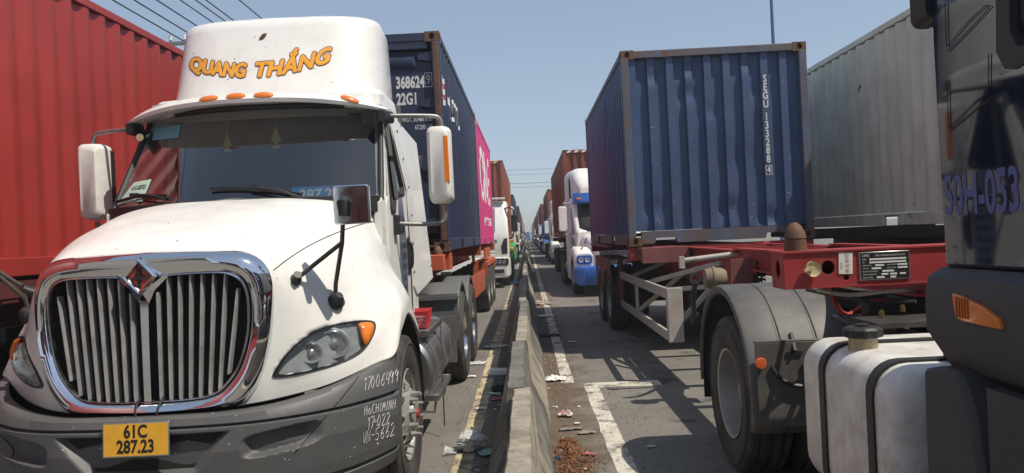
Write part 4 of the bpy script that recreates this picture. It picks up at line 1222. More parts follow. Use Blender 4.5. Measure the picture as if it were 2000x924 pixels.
# fuel tank under the door, with steps
tk = MB()
tk.lathe([(5.95, .02), (5.95, .27), (5.98, .30), (7.62, .30), (7.65, .27), (7.65, .02)], (.90, 0, .62), 36, 'y')
tn = hbp(tk, 'fuel_tank', M['alu'], smooth=40)
bd = MB()
for y in (6.25, 6.8, 7.3):
    bd = MB()
    bd.lathe([(y - .03, .301), (y - .03, .308), (y + .03, .308), (y + .03, .301)], (.90, 0, .62), 36, 'y')
    hbp(bd, 'tank_strap', M['steel'], tn, smooth=40)
def step(z, x0, x1, ya, yb_):
    mb = MB()
    for k in range(6): mb.box((x0 + (x1 - x0) * (k + .5) / 6, (ya + yb_) / 2, z), ((x1 - x0) / 6 * .72, yb_ - ya, .022))
    mb.box(((x0 + x1) / 2, ya, z - .01), (x1 - x0, .02, .05)); mb.box(((x0 + x1) / 2, yb_, z - .01), (x1 - x0, .02, .05)); mb.box((x1, (ya + yb_) / 2, z - .01), (.02, yb_ - ya, .05))
    return mb
for s in (1, -1):
    k = (lambda m: m) if s > 0 else (lambda m: m.mirrored())
    st1 = hb(k(step(.93, .92, 1.16, 6.05, 6.95).add(step(.42, .95, 1.22, 6.0, 6.9).v, step(.42, .95, 1.22, 6.0, 6.9).f).tube([(1.02, 6.05, .40), (1.05, 6.05, .30), (1.18, 6.06, .28), (1.2, 6.06, .40)], .012, 6).tube([(1.02, 6.8, .40), (1.05, 6.8, .30), (1.18, 6.8, .28), (1.2, 6.8, .40)], .012, 6).bar((1.1, 6.4, .92), (1.05, 6.4, .42), .03, .03)), 'step', M['alu'], bevel=.003)
hb(MB().tube([(1.16, 6.9, .98), (1.19, 6.6, .62), (1.22, 6.35, .10)], .006, 6), 'antenna_wire', M['black'])

# cab
cab = MB()
def cabx(y, z):
    """outer half width of the cab side at height z"""
    return 1.005 - .115 * sm(1.9, 2.9, z) - .03 * sm(6.0, 5.3, y) 
side_out = [(5.30, 1.20), (5.30, 1.95), (5.42, 2.02), (5.86, 2.70), (6.0, 2.80), (6.62, 2.84), (6.66, 2.0), (6.66, .95), (5.72, .95), (5.66, 1.1)]
win = [(5.60, 1.93), (5.625, 1.88), (5.74, 1.885), (5.80, 2.0), (6.16, 2.04), (6.20, 2.10), (6.12, 2.58), (6.06, 2.63), (5.96, 2.63), (5.90, 2.58)]
cb = MB().panel(side_out, [win], lambda a, b, d: (cabx(a, b) - d, a, b), .05)
cabo = hbp(cb, 'cab', M['white'], smooth=30)
cc = MB()
# roof, back wall, floor
rf_ = [[(x * 2 - 0.0, y, z) for x, y, z in r] for r in ()]
roof = loftbox([(5.72, .80, 2.70, 2.74, .02), (5.86, .86, 2.68, 2.84, .06), (6.2, .88, 2.70, 2.92, .08), (6.64, .885, 2.70, 2.92, .08)])
hb(roof, 'cab_roof', M['white'], smooth=40)
hb(MB().box((0, 6.63, 1.90), (1.86, .05, 1.9)).box((0, 5.9, 1.02), (1.9, 1.45, .06)), 'cab_back', mat('cab_inner_grey', (.085, .085, .09), .8, var=.1), bevel=.005)
hb(MB().box((0, 5.5, 1.45), (1.85, .05, .9)), 'firewall', M['blackdeep'])
# door and extender seams, handle
dx_ = lambda y, z, o=.002: (cabx(y, z) + o, y, z)
sm_ = MB()
sm_.tube([dx_(5.50, 1.90), dx_(5.48, 1.6), dx_(5.55, 1.38), dx_(5.70, 1.12), dx_(5.78, .98)], .005, 5)
sm_.tube([dx_(6.30, .98), dx_(6.31, 1.6), dx_(6.29, 2.1), dx_(6.20, 2.55), dx_(6.10, 2.70), dx_(5.93, 2.70), dx_(5.50, 1.95)], .0055, 5)
hbp(sm_, 'door_seam', M['seal'], cabo)
for s in (1, -1):
    k = (lambda m: m) if s > 0 else (lambda m: m.mirrored())
    fr = MB()
    wr = [(a, b) for a, b in win]
    c0 = (5.92, 2.25)
    fr.panel([(c0[0] + (a - c0[0]) * 1.05, c0[1] + (b - c0[1]) * 1.03) for a, b in win], [[(c0[0] + (a - c0[0]) * .93, c0[1] + (b - c0[1]) * .95) for a, b in win]], lambda a, b, d: (cabx(a, b) + .006 - d, a, b), .03)
    fr.bar((cabx(5.8, 2.0) + .004, 5.80, 1.99), (cabx(5.93, 2.6) + .004, 5.96, 2.62), .03, .022)
    dw = hb(k(fr), 'door_window', M['seal'])
    hb(k(MB().panel(win, [], lambda a, b, d: (cabx(a, b) - .012, a, b), 0)), 'pane', M['glass'], dw)
    hh = MB().panel([(6.19, 1.40), (6.24, 1.38), (6.27, 1.42), (6.27, 1.66), (6.24, 1.70), (6.19, 1.68)], [], lambda a, b, d: (cabx(a, b) + .004 - d, a, b), .01)
    hh.tube(curve([dx_(6.225, 1.66, .005), dx_(6.225, 1.62, .03), dx_(6.225, 1.48, .03), dx_(6.225, 1.43, .005)], 4), .012, 8)
    hb(k(hh), 'door_handle', M['black'], smooth=40)
    # side extender behind the door
    ex = MB().panel([(6.40, 1.28), (6.55, 1.20), (7.32, 1.30), (7.26, 2.60), (6.45, 2.72), (6.34, 2.72)], [], lambda a, b, d: (cabx(6.5, b) + .010 + .045 * sm(6.4, 7.2, a) - d, a, b), .02)
    eo = hb(k(ex), 'side_extender', M['white'], bevel=.004)
    rv = MB()
    for i in range(6): rv.lathe([(0, .012), (.006, .012), (.008, .001)], (cabx(6.5, 1.4 + i * .24) + .011, 6.42, 1.4 + i * .24), 8, 'x')
    rv.lathe([(0, .012), (.006, .012), (.008, .001)], (1.06, 7.2, 1.42), 8, 'x').lathe([(0, .012), (.006, .012), (.008, .001)], (1.06, 7.2, 1.8), 8, 'x')
    hb(k(rv), 'rivet', M['black'], eo)
M['blue_ink'] = mat('blue_lettering', (.06, .09, .28), .5)
bl_ = MB()
for y0, y1, za, zb in ((5.96, 6.10, 1.74, 1.88),):
    bl_.panel([(y0, za), (y0 + .10, za - .02), (y1, zb - .06), (y1 - .04, zb), (y0 + .04, zb - .10)], [], lambda a, b, d: dx_(a, b, .002), 0)
hb(bl_, 'door_graphic', M['blue_ink'])
for i, s in enumerate(('Q THANG', '0 274 38', '61C-287', '287.23', 'BINH D')):
    lettering('lettering', s, .062, lambda x, y, i=i: (dx_(6.02 + x, 1.63 - i * .085 + y, .0035)[0], 6.02 + x - HY, 1.63 - i * .085 + y), M['blue_ink'], cabo, sx=.8, bold=.002)

# windscreen
WS = []
for k in range(9):
    t = k / 8
    z = 1.98 + .735 * t
    hw = .965 - .07 * t; row = []
    for j in range(-12, 13):
        u = j / 12
        y = 5.05 + .56 * t + .33 * abs(u) ** 2.2 * (1 - .2 * t)
        row.append((hw * u, y, z - .02 * (1 - abs(u)) * 0))
    WS.append(row)
ws_bvh_rows = WS
wsf = MB().grid(WS)
wso = hb(MB(), 'windscreen', None) if False else None
border = []
eps = lambda r, s: [(p[0] * s, p[1], p[2]) for p in r]
fr = MB()
# rubber seal: a ring following the screen's edge
edge = [WS[0][j] for j in range(25)] + [WS[i][24] for i in range(1, 9)] + [WS[8][j] for j in range(23, -1, -1)] + [WS[i][0] for i in range(7, 0, -1)]
fr.tube([Vector(p) + Vector((0, -.004, 0)) for p in edge] + [Vector(edge[0]) + Vector((0, -.004, 0))], .021, 8)
seal = hb(fr, 'windscreen', M['seal'], smooth=50)
glass_o = hb(wsf, 'pane', M['glass_dark'], seal, smooth=60)
# A pillars and cowl
ap = MB()
for k in range(8):
    pass
col_o = [Vector(WS[i][24]) for i in range(9)]
ap.loft([[p + Vector((.004, -.012, 0)), p + Vector((.016, .02, 0)), Vector((cabx(p.y + .1, p.z) - .004, p.y + .16, p.z)), p + Vector((-.02, .09, 0))] for p in col_o])
hbp(ap, 'windscreen_pillar', M['white'], smooth=50)
hdr = MB().loft([[Vector(p) + Vector((0, -.01, .012)), Vector(p) + Vector((0, -.005, .10)), Vector(p) + Vector((0, .20, .13)), Vector(p) + Vector((0, .15, .0))] for p in WS[8]])
hb(hdr, 'header_panel', M['white'], smooth=40)
cw = MB().loft([[Vector(p) + Vector((0, -.07, .012)), Vector(p) + Vector((0, .0, -.012)), Vector(p) + Vector((0, .0, -.12)), Vector(p) + Vector((0, -.07, -.10))] for p in WS[0]])
hb(cw, 'cowl_panel', M['black'], smooth=40)
ck = MB().loft([[(.86, 5.30, 1.95), (.985, 5.46, 1.93), (.99, 5.46, 1.40), (.90, 5.30, 1.4)], [(.93, 5.38, 2.0), (.99, 5.50, 2.0), (.99, 5.52, 1.4), (.93, 5.38, 1.4)]])
hbp(ck, 'cowl_side', M['white'])
# wipers
wb = BVHTree.FromPolygons([Vector((x + HX, y, z)) for x, y, z in wsf.v], wsf.f)
def ws_pt(px, py, off=.012):
    h, n = hit(px, py, wb)
    if h is None: h, n = on(px, py, Y=5.05 + .36 * min(1, abs(on(px, py, Y=5.2).x - HX)) ** 2.2), Vector((0, -.8, .6))
    if n.dot(ray(px, py)) > 0: n = -n
    return Vector((h.x - HX, h.y, h.z)) + n * off
for A, Bp, Cp in (((413, 373), (500, 372), (590, 384)), ((232, 398), (270, 387), (330, 386))):
    q = MB()
    if 1:
        q.bar(ws_pt(*A, .02), ws_pt(*Bp, .02), .012, .022); q.bar(ws_pt(*Bp, .02), ws_pt(*Cp, .02), .012, .022)
        q.tube(curve([ws_pt(*Bp, .035), ws_pt((Bp[0] + Cp[0]) / 2, (Bp[1] + Cp[1]) / 2 + 2, .045), ws_pt(Cp[0], Cp[1] - 1, .03) + Vector((0, -.03, -.03))], 4), .010, 6)
        q.box(ws_pt(*Bp, .035), (.06, .02, .03))
        hb(q, 'wiper', M['black'])
# stickers on the screen
def ws_card(name, quad, m, parent=seal, off=-.006):
    P = [ws_pt(x, y, off) for x, y in quad]; rows = []
    for i in range(5):
        a, b = P[0].lerp(P[3], i / 4), P[1].lerp(P[2], i / 4)
        rows.append([])
        for j in range(7):
            p = a.lerp(b, j / 6); rows[-1].append(p)
    for r in rows:
        for j, p in enumerate(r):
            h = wb.ray_cast(Vector((p.x + HX, 2, p.z)), Vector((0, 1, 0)))
            if h[0] is not None: r[j] = Vector((p.x, h[0].y + off, p.z))
    return hb(MB().grid([[tuple(p) for p in r] for r in rows]), name, m, parent)
M['card_blue'] = mat('sticker_blue', (.16, .42, .52), .6, var=.1, scale=9)
M['card_green'] = mat('permit_paper', (.45, .62, .52), .6, var=.06, scale=9)
ws_card('sticker', [(302, 250), (354, 243), (349, 269), (298, 274)], M['card_blue'])
c2 = ws_card('permit_card', [(238, 352), (297, 349), (279, 392), (217, 398)], M['card_green'])
def ws_text(s, px, py, size, m, par, sx=.8, off=-.010, bold=0.0):
    p = ws_pt(px, py, off)
    def fn(x, y):
        q = Vector((p.x + x + y * .0, 0, p.z + y)); h = wb.ray_cast(Vector((q.x + HX, 2, q.z)), Vector((0, 1, 0)))
        yy = h[0].y if h[0] is not None else p.y
        return (q.x, yy + off - HY, q.z)
    lettering('lettering', s, size, fn, m, par, sx=sx, bold=bold)
ws_text('61C-28723', 272, 365, .042, M['ink'], c2, .75, bold=.001)
for i in range(4): ws_text('- - -- --- -- - --', 258 - i * 3, 375 + i * 5, .013, M['ink'], c2, 1.0)
for (px, col) in ((272, (.40, .34, .20)), (289, (.32, .40, .28))):
    p = ws_pt(px, 267, -.008)
    hb(MB().lathe([(0, .001), (0, .026), (-.001, .026), (-.001, .001)], p, 20, 'y'), 'round_sticker', mat('round_sticker', col, .6, var=.2, scale=40), seal)
# dashboard, seats, wheel
ds = MB().loft([[(x, y, z) for y, z in ((5.30 + .25 * (x / .9) ** 2, 1.95), (5.62, 1.97), (5.80, 1.93), (5.84, 1.75), (5.84, 1.3), (5.5, 1.3))] for x in [-.9 + .15 * k for k in range(13)]])
hb(ds, 'dashboard', mat('dash_grey', (.11, .115, .115), .7, var=.1), smooth=40)
for s in (-1, 1):
    q = loftbox([(6.25, .24, 1.40, 1.95, .08), (6.36, .27, 1.40, 2.08, .1), (6.46, .25, 1.42, 2.08, .1)]); q.v = [(x + s * .52, y, z) for x, y, z in q.v]
    q2 = loftbox([(6.30, .12, 2.08, 2.27, .05), (6.40, .13, 2.08, 2.30, .06)]); q2.v = [(x + s * .52, y, z) for x, y, z in q2.v]
    q3 = loftbox([(5.85, .25, 1.30, 1.45, .06), (6.4, .27, 1.30, 1.48, .06)]); q3.v = [(x + s * .52, y, z) for x, y, z in q3.v]
    so_ = hb(q.add(q3.v, q3.f), 'seat', mat('seat_cloth', (.16, .145, .145), .9, var=.2), smooth=40)
    hb(q2, 'headrest', M['black'], so_, smooth=40)
sw = MB(); cs = Vector((.50, 5.98, 2.10)); axn = Vector((0, -.75, -.66)); aa = Vector((1, 0, 0)); bb_ = axn.cross(aa)
sw.tube([cs + (aa * math.cos(t) + bb_ * math.sin(t)) * .22 for t in (2 * PI * k / 28 for k in range(29))], .016, 8, False)
for t in (0, PI, PI * 1.5): sw.bar(cs, cs + (aa * math.cos(t) + bb_ * math.sin(t)) * .22, .03, .02)
sw.cyl(cs, cs + axn * .3, .05, 12)
hb(sw, 'steering_wheel', M['black'], smooth=40)
cl2 = MB().grid([[(.42 + .30 * i / 8 + .01 * math.sin(j), 5.62 + .14 * j / 4, 1.985 + .03 * noise.noise(Vector((i * .7, j * .9, 2))) + .02) for j in range(5)] for i in range(9)])
hb(cl2, 'dash_cloth', M['white_old'], smooth=50)
hb(MB().box((0, 5.88, 2.60), (1.5, .02, .16), rotx(.35)), 'sun_visor', mat('visor_cloth', (.06, .055, .05), .9), bevel=.01)
# things behind the screen
M['sign_blue'] = mat('sign_blue', (.03, .22, .55), .5)
M['sign_txt'] = mat('sign_letters', (.55, .65, .68), .5)
sgn_c = on(618, 372, Y=5.42)
sg = thing('dash_sign', 'blue number board 287.23 lying behind the windscreen of the white truck', 'sign', (sgn_c.x, 5.50, sgn_c.z - .03))
MB().box((0, 0, 0), (.42, .01, .14), rotx(-.35)).build('board', M['sign_blue'], sg, bevel=.003)
def sgf(x, y): q = rotx(-.35) @ Vector((x, -.009, y)); return tuple(q)
lettering('lettering', '287.23', .115, sgf, M['sign_txt'], sg, bold=.004, sx=.95)
M['tree_green'] = mat('freshener_green', (.62, .70, .28), .7); M['tree_yel'] = mat('freshener_yellow', (.75, .62, .10), .7)
for i, (px, py, lab, m_) in enumerate(((444, 279, 'small pale green tree shaped air freshener, left of the two behind the windscreen', 'tree_green'), (539, 270, 'green and yellow tree shaped air freshener, right of the two behind the windscreen', 'tree_green'))):
    c = on(px, py, Y=5.42)
    t_ = thing('air_freshener', lab, 'air freshener', (c.x, 5.78, CAM_H + (c.z - CAM_H) * 5.78 / 5.42 ), 'hanging air fresheners')
    t_.location.x = c.x * 5.78 / 5.42
    out = [(0, .075), (.016, .045), (.010, .045), (.026, .018), (.016, .018), (.036, -.012), (.034, -.020), (.010, -.028), (.010, -.045), (.025, -.045), (.025, -.068)]
    out = out + [(-a, b) for a, b in reversed(out[1:])]
    sc = 1.0 if i == 0 else 1.12
    MB().panel([(a * sc, b * sc) for a, b in out], [], lambda a, b, d: (a, d, b), .004).build('card', M[m_], t_)
    if i: MB().panel([(a * sc, b * sc) for a, b in ((0, .075), (.016, .045), (.010, .045), (.022, .025), (-.022, .025), (-.010, .045), (-.016, .045))], [], lambda a, b, d: (a, -.003 + d, b), .001).build('tip', M['tree_yel'], t_)
    MB().tube([(0, 0, .07 * sc), (0, .05, .26)], .0015, 5).build('string', M['txt_white'], t_)

# sun visor above the screen with marker lamps
vs = []
for j in range(-14, 15):
    u = j / 14
    y = 5.33 + .34 * abs(u) ** 2.4; x = .985 * u; z = 2.735 - .075 * abs(u) ** 3
    th = .056 * (1 - .72 * abs(u) ** 6) + .010
    vs.append([(x, y, z - th * .55), (x, y - .012, z - th * .15), (x, y + .03, z + th * .45), (x, y + .16, z + th * .85), (x * .98, y + .42, z + .085 * (1 - .6 * abs(u) ** 6)), (x * .98, y + .40, z + .02), (x, y + .12, z - th * .30)])
vo = hb(MB().loft(vs), 'visor', M['white'], smooth=50)
vb = BVHTree.FromPolygons([Vector((x + HX, y, z)) for x, y, z in MB().loft(vs).v], MB().loft(vs).f)
for px, py in ((258, 211), (408, 194), (461, 189), (515, 187), (683, 195)):
    h, n = hit(px, py, vb)
    if h is None: continue
    if n.dot(ray(px, py)) > 0: n = -n
    c = Vector((h.x - HX, h.y, h.z))
    tz = n; ax_ = Vector((1, 0, 0)); ax_ = (ax_ - tz * ax_.dot(tz)).normalized(); ay_ = tz.cross(ax_)
    rg = []
    for rr, hh in ((1.12, 0), (1.12, .010), (1.0, .012), (.85, .018), (.5, .022), (.05, .024)):
        rg.append([c + ax_ * .062 * rr * math.cos(t) + ay_ * .026 * rr * math.sin(t) + tz * hh for t in (2 * PI * k / 20 for k in range(20))])
    hb(MB().loft(rg), 'marker_lamp', M['amber'], vo, smooth=40)
# roof fairing
FS = []
for k in range(19):
    t = k / 18
    z = 2.66 + .93 * t - .03 * max(0, t - .9)
    yf = 5.76 + .36 * t + .30 * sm(.90, 1.0, t) ** 2
    hw = .865 - .035 * t - .05 * sm(.90, 1.0, t) ** 2
    FS.append([])
    nn_ = 56
    for j in range(nn_ + 1):
        q = j / nn_ * 2 - 1
        # superellipse outline: flat face, tight corners, straight flanks
        a = PI * (.5 + .5 * q)
        cx_, sn_ = math.cos(a), math.sin(a)
        ex_ = .26
        x = -hw * (abs(cx_) ** ex_) * (1 if cx_ > 0 else -1)
        yy = abs(sn_) ** .30
        y = 6.98 - (6.98 - yf - .13 * (abs(x) / hw) ** 2.5) * yy
        x *= 1 - .055 * sm(6.3, 6.98, y)
        FS[-1].append((-x, y, z))
fm_ = MB().grid(FS)
top = FS[-1]
rr_ = [top]
for s_, dz in ((.97, .012), (.9, .026), (.7, .04), (.4, .05), (.02, .055)):
    rr_.append([(x * s_, 6.62 + (y - 6.62) * s_ if y < 6.9 else y, z + dz) for x, y, z in top])
fm_.grid(rr_)
fair = hb(fm_, 'roof_fairing', M['white'], smooth=50, solid=.012, weld=1e-4)
fb = BVHTree.FromPolygons([Vector((x + HX, y, z)) for x, y, z in fm_.v], fm_.f)
def fair_pt(px, py, off):
    h, n = hit(px, py, fb)
    if h is None: h = on(px, py, Y=6.0)
    return (h.x - HX, h.y - off - HY, h.z)
def sign_text(s, x0, x1, zf, size):
    vs2, fs2 = text2d(s, 1.0, bold=0, shear=.25)
    mn, mx = min(v[0] for v in vs2), max(v[0] for v in vs2)
    for m_, g, off in ((M['maroon_txt'], 3.6, .003), (M['orange_txt'], 2.0, .006)):
        mb = MB(); n = 12
        for k in range(n + 1):
            dx, dy = (g * math.cos(2 * PI * k / n), g * math.sin(2 * PI * k / n)) if k < n else (0, 0)
            P = []
            for x, y in vs2:
                X = x0 + (x1 - x0) * (x - mn) / (mx - mn)
                P.append(fair_pt(X + dx, zf(X) - y * size + dy, off + k * .00015))
            mb.add(P, fs2)
        mb.build('lettering', m_, fair)
zf = lambda X: 139 - .00125 * (X - 478) ** 2 * (.9 if X > 478 else 1.0)
sign_text('QUANG', 373, 481, zf, 37)
sign_text('THẮNG', 501, 647, zf, 39)
lf = fair_pt(514, 73, .004)
MB().panel([(-.03, -.03), (0, -.02), (.03, .02), (.035, .03), (.0, .025), (-.028, -.005)], [], lambda a, b, d: (lf[0] + a, lf[1] - d, lf[2] + b), .006).build('dead_leaf', mat('leaf_brown', (.10, .06, .035), .8), fair)
for i in range(1): pass

# stone chips and bug marks on the paint
chips = random.Random(11)
def chip_mesh(n, box, b, poly=None):
    mb = MB(); c = 0
    while c < n:
        px, py = chips.uniform(box[0], box[2]), chips.uniform(box[1], box[3]); c += 1
        h, nn = hit(px, py, b)
        if h is None: continue
        if nn.dot(ray(px, py)) > 0: nn = -nn
        o = Vector((h.x - HX, h.y, h.z)) + nn * .0012
        a = nn.cross(Vector((0, 0, 1))).normalized(); q = nn.cross(a); r = chips.uniform(.0015, .0045) * (2 if chips.random() < .12 else 1); e = chips.uniform(.5, 1.6)
        mb.add([o + (a * math.cos(t) * e + q * math.sin(t)) * r * chips.uniform(.7, 1.2) for t in (0, 1.1, 2.2, 3.3, 4.4, 5.4)], [(0, 1, 2, 3, 4, 5)])
    return mb
M['chip'] = mat('paint_chip', (.10, .085, .07), .8)
hb(chip_mesh(45, (150, 400, 760, 600), bvh), 'stone_chips', M['chip'], hood)
hb(chip_mesh(26, (350, 60, 750, 190), fb), 'bug_marks', M['chip'], fair)
hb(chip_mesh(70, (80, 700, 760, 900), bbv), 'stone_chips', M['tyre_dust'] if 'tyre_dust' in M else M['white_old'], bumper)

# big side mirrors
for s in (1, -1):
    k = (lambda m: m) if s > 0 else (lambda m: m.mirrored())
    mb = loftbox([(5.72, .060, 1.99, 2.49, .04, 1.345), (5.75, .085, 1.955, 2.525, .05, 1.345), (5.86, .094, 1.94, 2.535, .05, 1.345), (5.92, .090, 1.95, 2.525, .04, 1.345)])
    mo = hb(k(mb), 'side_mirror', M['white_plain'], smooth=40)
    hb(k(MB().box((1.345, 5.93, 2.23), (.165, .03, .54)).box((1.262, 5.925, 2.12), (.03, .06, .05)).box((1.258, 5.92, 2.24), (.02, .06, .50))), 'mirror_back', M['black'], mo, bevel=.008)
    hb(k(MB().box((1.345, 5.948, 2.23), (.15, .004, .50))), 'mirror_glass', M['mirror'], mo)
    if s > 0: hb(k(MB().box((1.402, 5.742, 2.27), (.042, .045, .36))), 'turn_signal', M['amber'], mo, bevel=.006)
    ar = MB().tube(curve([(.93, 5.72, 2.62), (1.05, 5.75, 2.62), (1.25, 5.82, 2.62), (1.34, 5.85, 2.61), (1.365, 5.86, 2.56), (1.365, 5.86, 2.5)], 4), .017, 8)
    hb(k(ar), 'mirror_arm', M['steel'], smooth=50); ar = MB()
    ar.tube(curve([(1.01, 5.74, 1.80), (1.15, 5.78, 1.79), (1.30, 5.84, 1.79), (1.36, 5.86, 1.82), (1.365, 5.86, 1.93)], 4), .017, 8)
    ao = hb(k(ar), 'mirror_arm', M['steel'], smooth=50)
    hb(k(loftbox([(5.62, .03, 2.56, 2.65, .02, .95), (5.80, .045, 2.57, 2.66, .02, .97)])), 'arm_bracket', M['black'], ao, bevel=.006)
    hb(k(MB().box((1.0, 5.72, 1.79), (.06, .10, .15))), 'arm_bracket', M['black'], ao, bevel=.006)
# bonnet mirrors
b1, n1 = hit(655, 588); b2, n2 = hit(577, 547)
L1 = Vector((b1.x - HX, b1.y, b1.z)); L2 = Vector((b2.x - HX, b2.y, b2.z))
tp = on(671, 400, Y=b1.y - .26); tp.x -= HX; md = on(668, 474, Y=b1.y - .14); md.x -= HX
for s in (1, -1):
    def k(m, s=s):
        if s > 0: return m
        m = m.mirrored(); m.v = [(x - .42 * max(0, z - L2.z), y, z) for x, y, z in m.v]; return m
    arm = MB().tube([L1 + Vector((0, 0, .0)), L1 + Vector((.012, -.02, .10)), md, tp], .013, 10).tube([L2, L2 + (md - L2) * .3 + Vector((0, -.01, .0)), md], .0125, 10)
    ao = hb(k(arm), 'hood_mirror', mat('arm_bronze', (.10, .085, .07), .4, .5, var=.2), smooth=50)
    bs = MB()
    for c, r0 in ((L1, .055), (L2, .032)):
        nn = Vector((.55, -.45, .6)).normalized() if r0 > .05 else Vector((.45, -.65, .55)).normalized()
        bs = MB()
        bs.tube([c - nn * .012, c + nn * .012, c + nn * .03, c + nn * .055], [r0, r0, r0 * .75, .022], 16)
        hb(k(bs), 'arm_base', M['black'], ao, smooth=40)
    mm = MB(); rg = []
    for yy, sc2 in ((.0, .94), (.006, 1.0), (.04, 1.0), (.05, .97)):
        rg.append([(tp.x + .035 + x, tp.y + .02 + yy + .05 * (1 - (x / .1) ** 2) * -0.5, tp.z + z - .10) for x, z in rrect(.098 * sc2, .10 - .105 * sc2, .10 + .105 * sc2, .012)])
    mm.loft(rg)
    ho = hb(k(mm), 'mirror_shell', M['chrome'], ao, smooth=30)
    hb(k(MB().tube([tp + Vector((0, .015, .03)), tp + Vector((0, -.03, .01)), tp + Vector((0, -.03, -.06))], [.02, .03, .022], 12)), 'clamp', M['black'], ao, smooth=40)
# red basket on the upper step
bk = thing('plastic_basket', 'small red plastic basket standing on the step of the white truck', 'basket', (HX + 1.06, 6.28, .952))
mb = MB()
def brect(w_, d_, z): return [Vector((x, y, z)) for x, y in ((-w_, -d_), (w_, -d_), (w_, d_), (-w_, d_))]
bk.scale = (.75, .75, .8)
for z0, z1 in ((.0, .02), (.05, .065), (.095, .11), (.135, .17)):
    q = lambda z: brect(.085 + z * .18, .17 + z * .25, z)
    i_ = lambda z: brect(.079 + z * .18, .164 + z * .25, z)
    mb.loft([q(z0), q(z1), i_(z1), i_(z0)], False)
for i in range(4):
    for k in range(9):
        t = k / 9
        a0, a1 = brect(.085, .17, 0)[i], brect(.085, .17, 0)[(i + 1) % 4]; c0, c1 = brect(.085 + .17 * .18, .17 + .17 * .25, .17)[i], brect(.085 + .17 * .18, .17 + .17 * .25, .17)[(i + 1) % 4]
        mb.bar(a0.lerp(a1, t), c0.lerp(c1, t), .010, .006)
mb.box((0, 0, .004), (.17, .34, .006))
mb.build('basket', mat('basket_red', (.50, .03, .035), .45), bk)
cl = MB().loft([[Vector((.07 * math.cos(t), .14 * math.sin(t), z)) * 1 for t in (2 * PI * k / 12 for k in range(12))] for z in (.01, .06, .09)])
cl.build('cloth', mat('basket_cloth', (.25, .24, .30), .9, var=.4, scale=30), bk, smooth=40)
# ------------------------------------------------------------------ near right: dark cab-over tractor
RX = 2.56
rt = thing('cabover_tractor', 'dark glossy cab-over tractor with white fuel tank and grey mudguard, marked 50H-053', 'truck', (RX, 1.6, 0))
ROFF = (0, 1.6, 0)
def rb_(mb, name, m, parent=None, **k): return mb.build(name, m, parent or rt, off=ROFF, **k)
M['cabdark'] = mat('dark_cab_paint', (.012, .017, .034), .035, coat=.1, ior=1.5)
M['cabplast'] = mat('cab_step_plastic', (.050, .053, .060), .62, var=.12, dirt=.3, dirtcol=(.11, .10, .09), scale=5, bump=.12, bscale=220)
M['mudplast'] = mat('mudguard_plastic', (.085, .083, .08), .55, var=.2, dirt=.6, dirtcol=(.20, .175, .14), scale=4, bump=.08, bscale=160, streak=.3)
M['tankwhite'] = mat('tank_white', (.74, .73, .69), .38, var=.07, dirt=.75, dirtcol=(.27, .215, .15), scale=5, streak=.3, rvar=.1)
c_out = [(.45, 1.52), (2.395, 1.50), (2.41, 2.30), (2.40, 2.92), (.75, 3.0), (.40, 2.5)]
c_win = [(2.02, 2.07), (2.05, 2.12), (2.02, 2.65), (1.98, 2.72), (1.15, 2.75), (.95, 2.30), (1.02, 2.22), (1.98, 2.06)]
cs_ = MB().panel(c_out, [c_win], lambda a, b, d: (-1.262 + d + .03 * sm(2.4, 3.6, b), a, b), .05)
cabr = rb_(cs_, 'cab', M['cabdark'], bevel=.012)
rb_(cs_.mirrored(), 'cab', M['cabdark'], bevel=.012)
cbk = MB().box((0, 2.36, 2.20), (2.42, .06, 1.40)).box((0, .44, 2.1), (2.40, .06, 1.2)).box((0, 1.4, 2.94), (2.40, 1.9, .08)).box((0, 1.4, 1.54), (2.40, 1.9, .06))
rb_(cbk, 'cab_shell', M['cabdark'], bevel=.02)
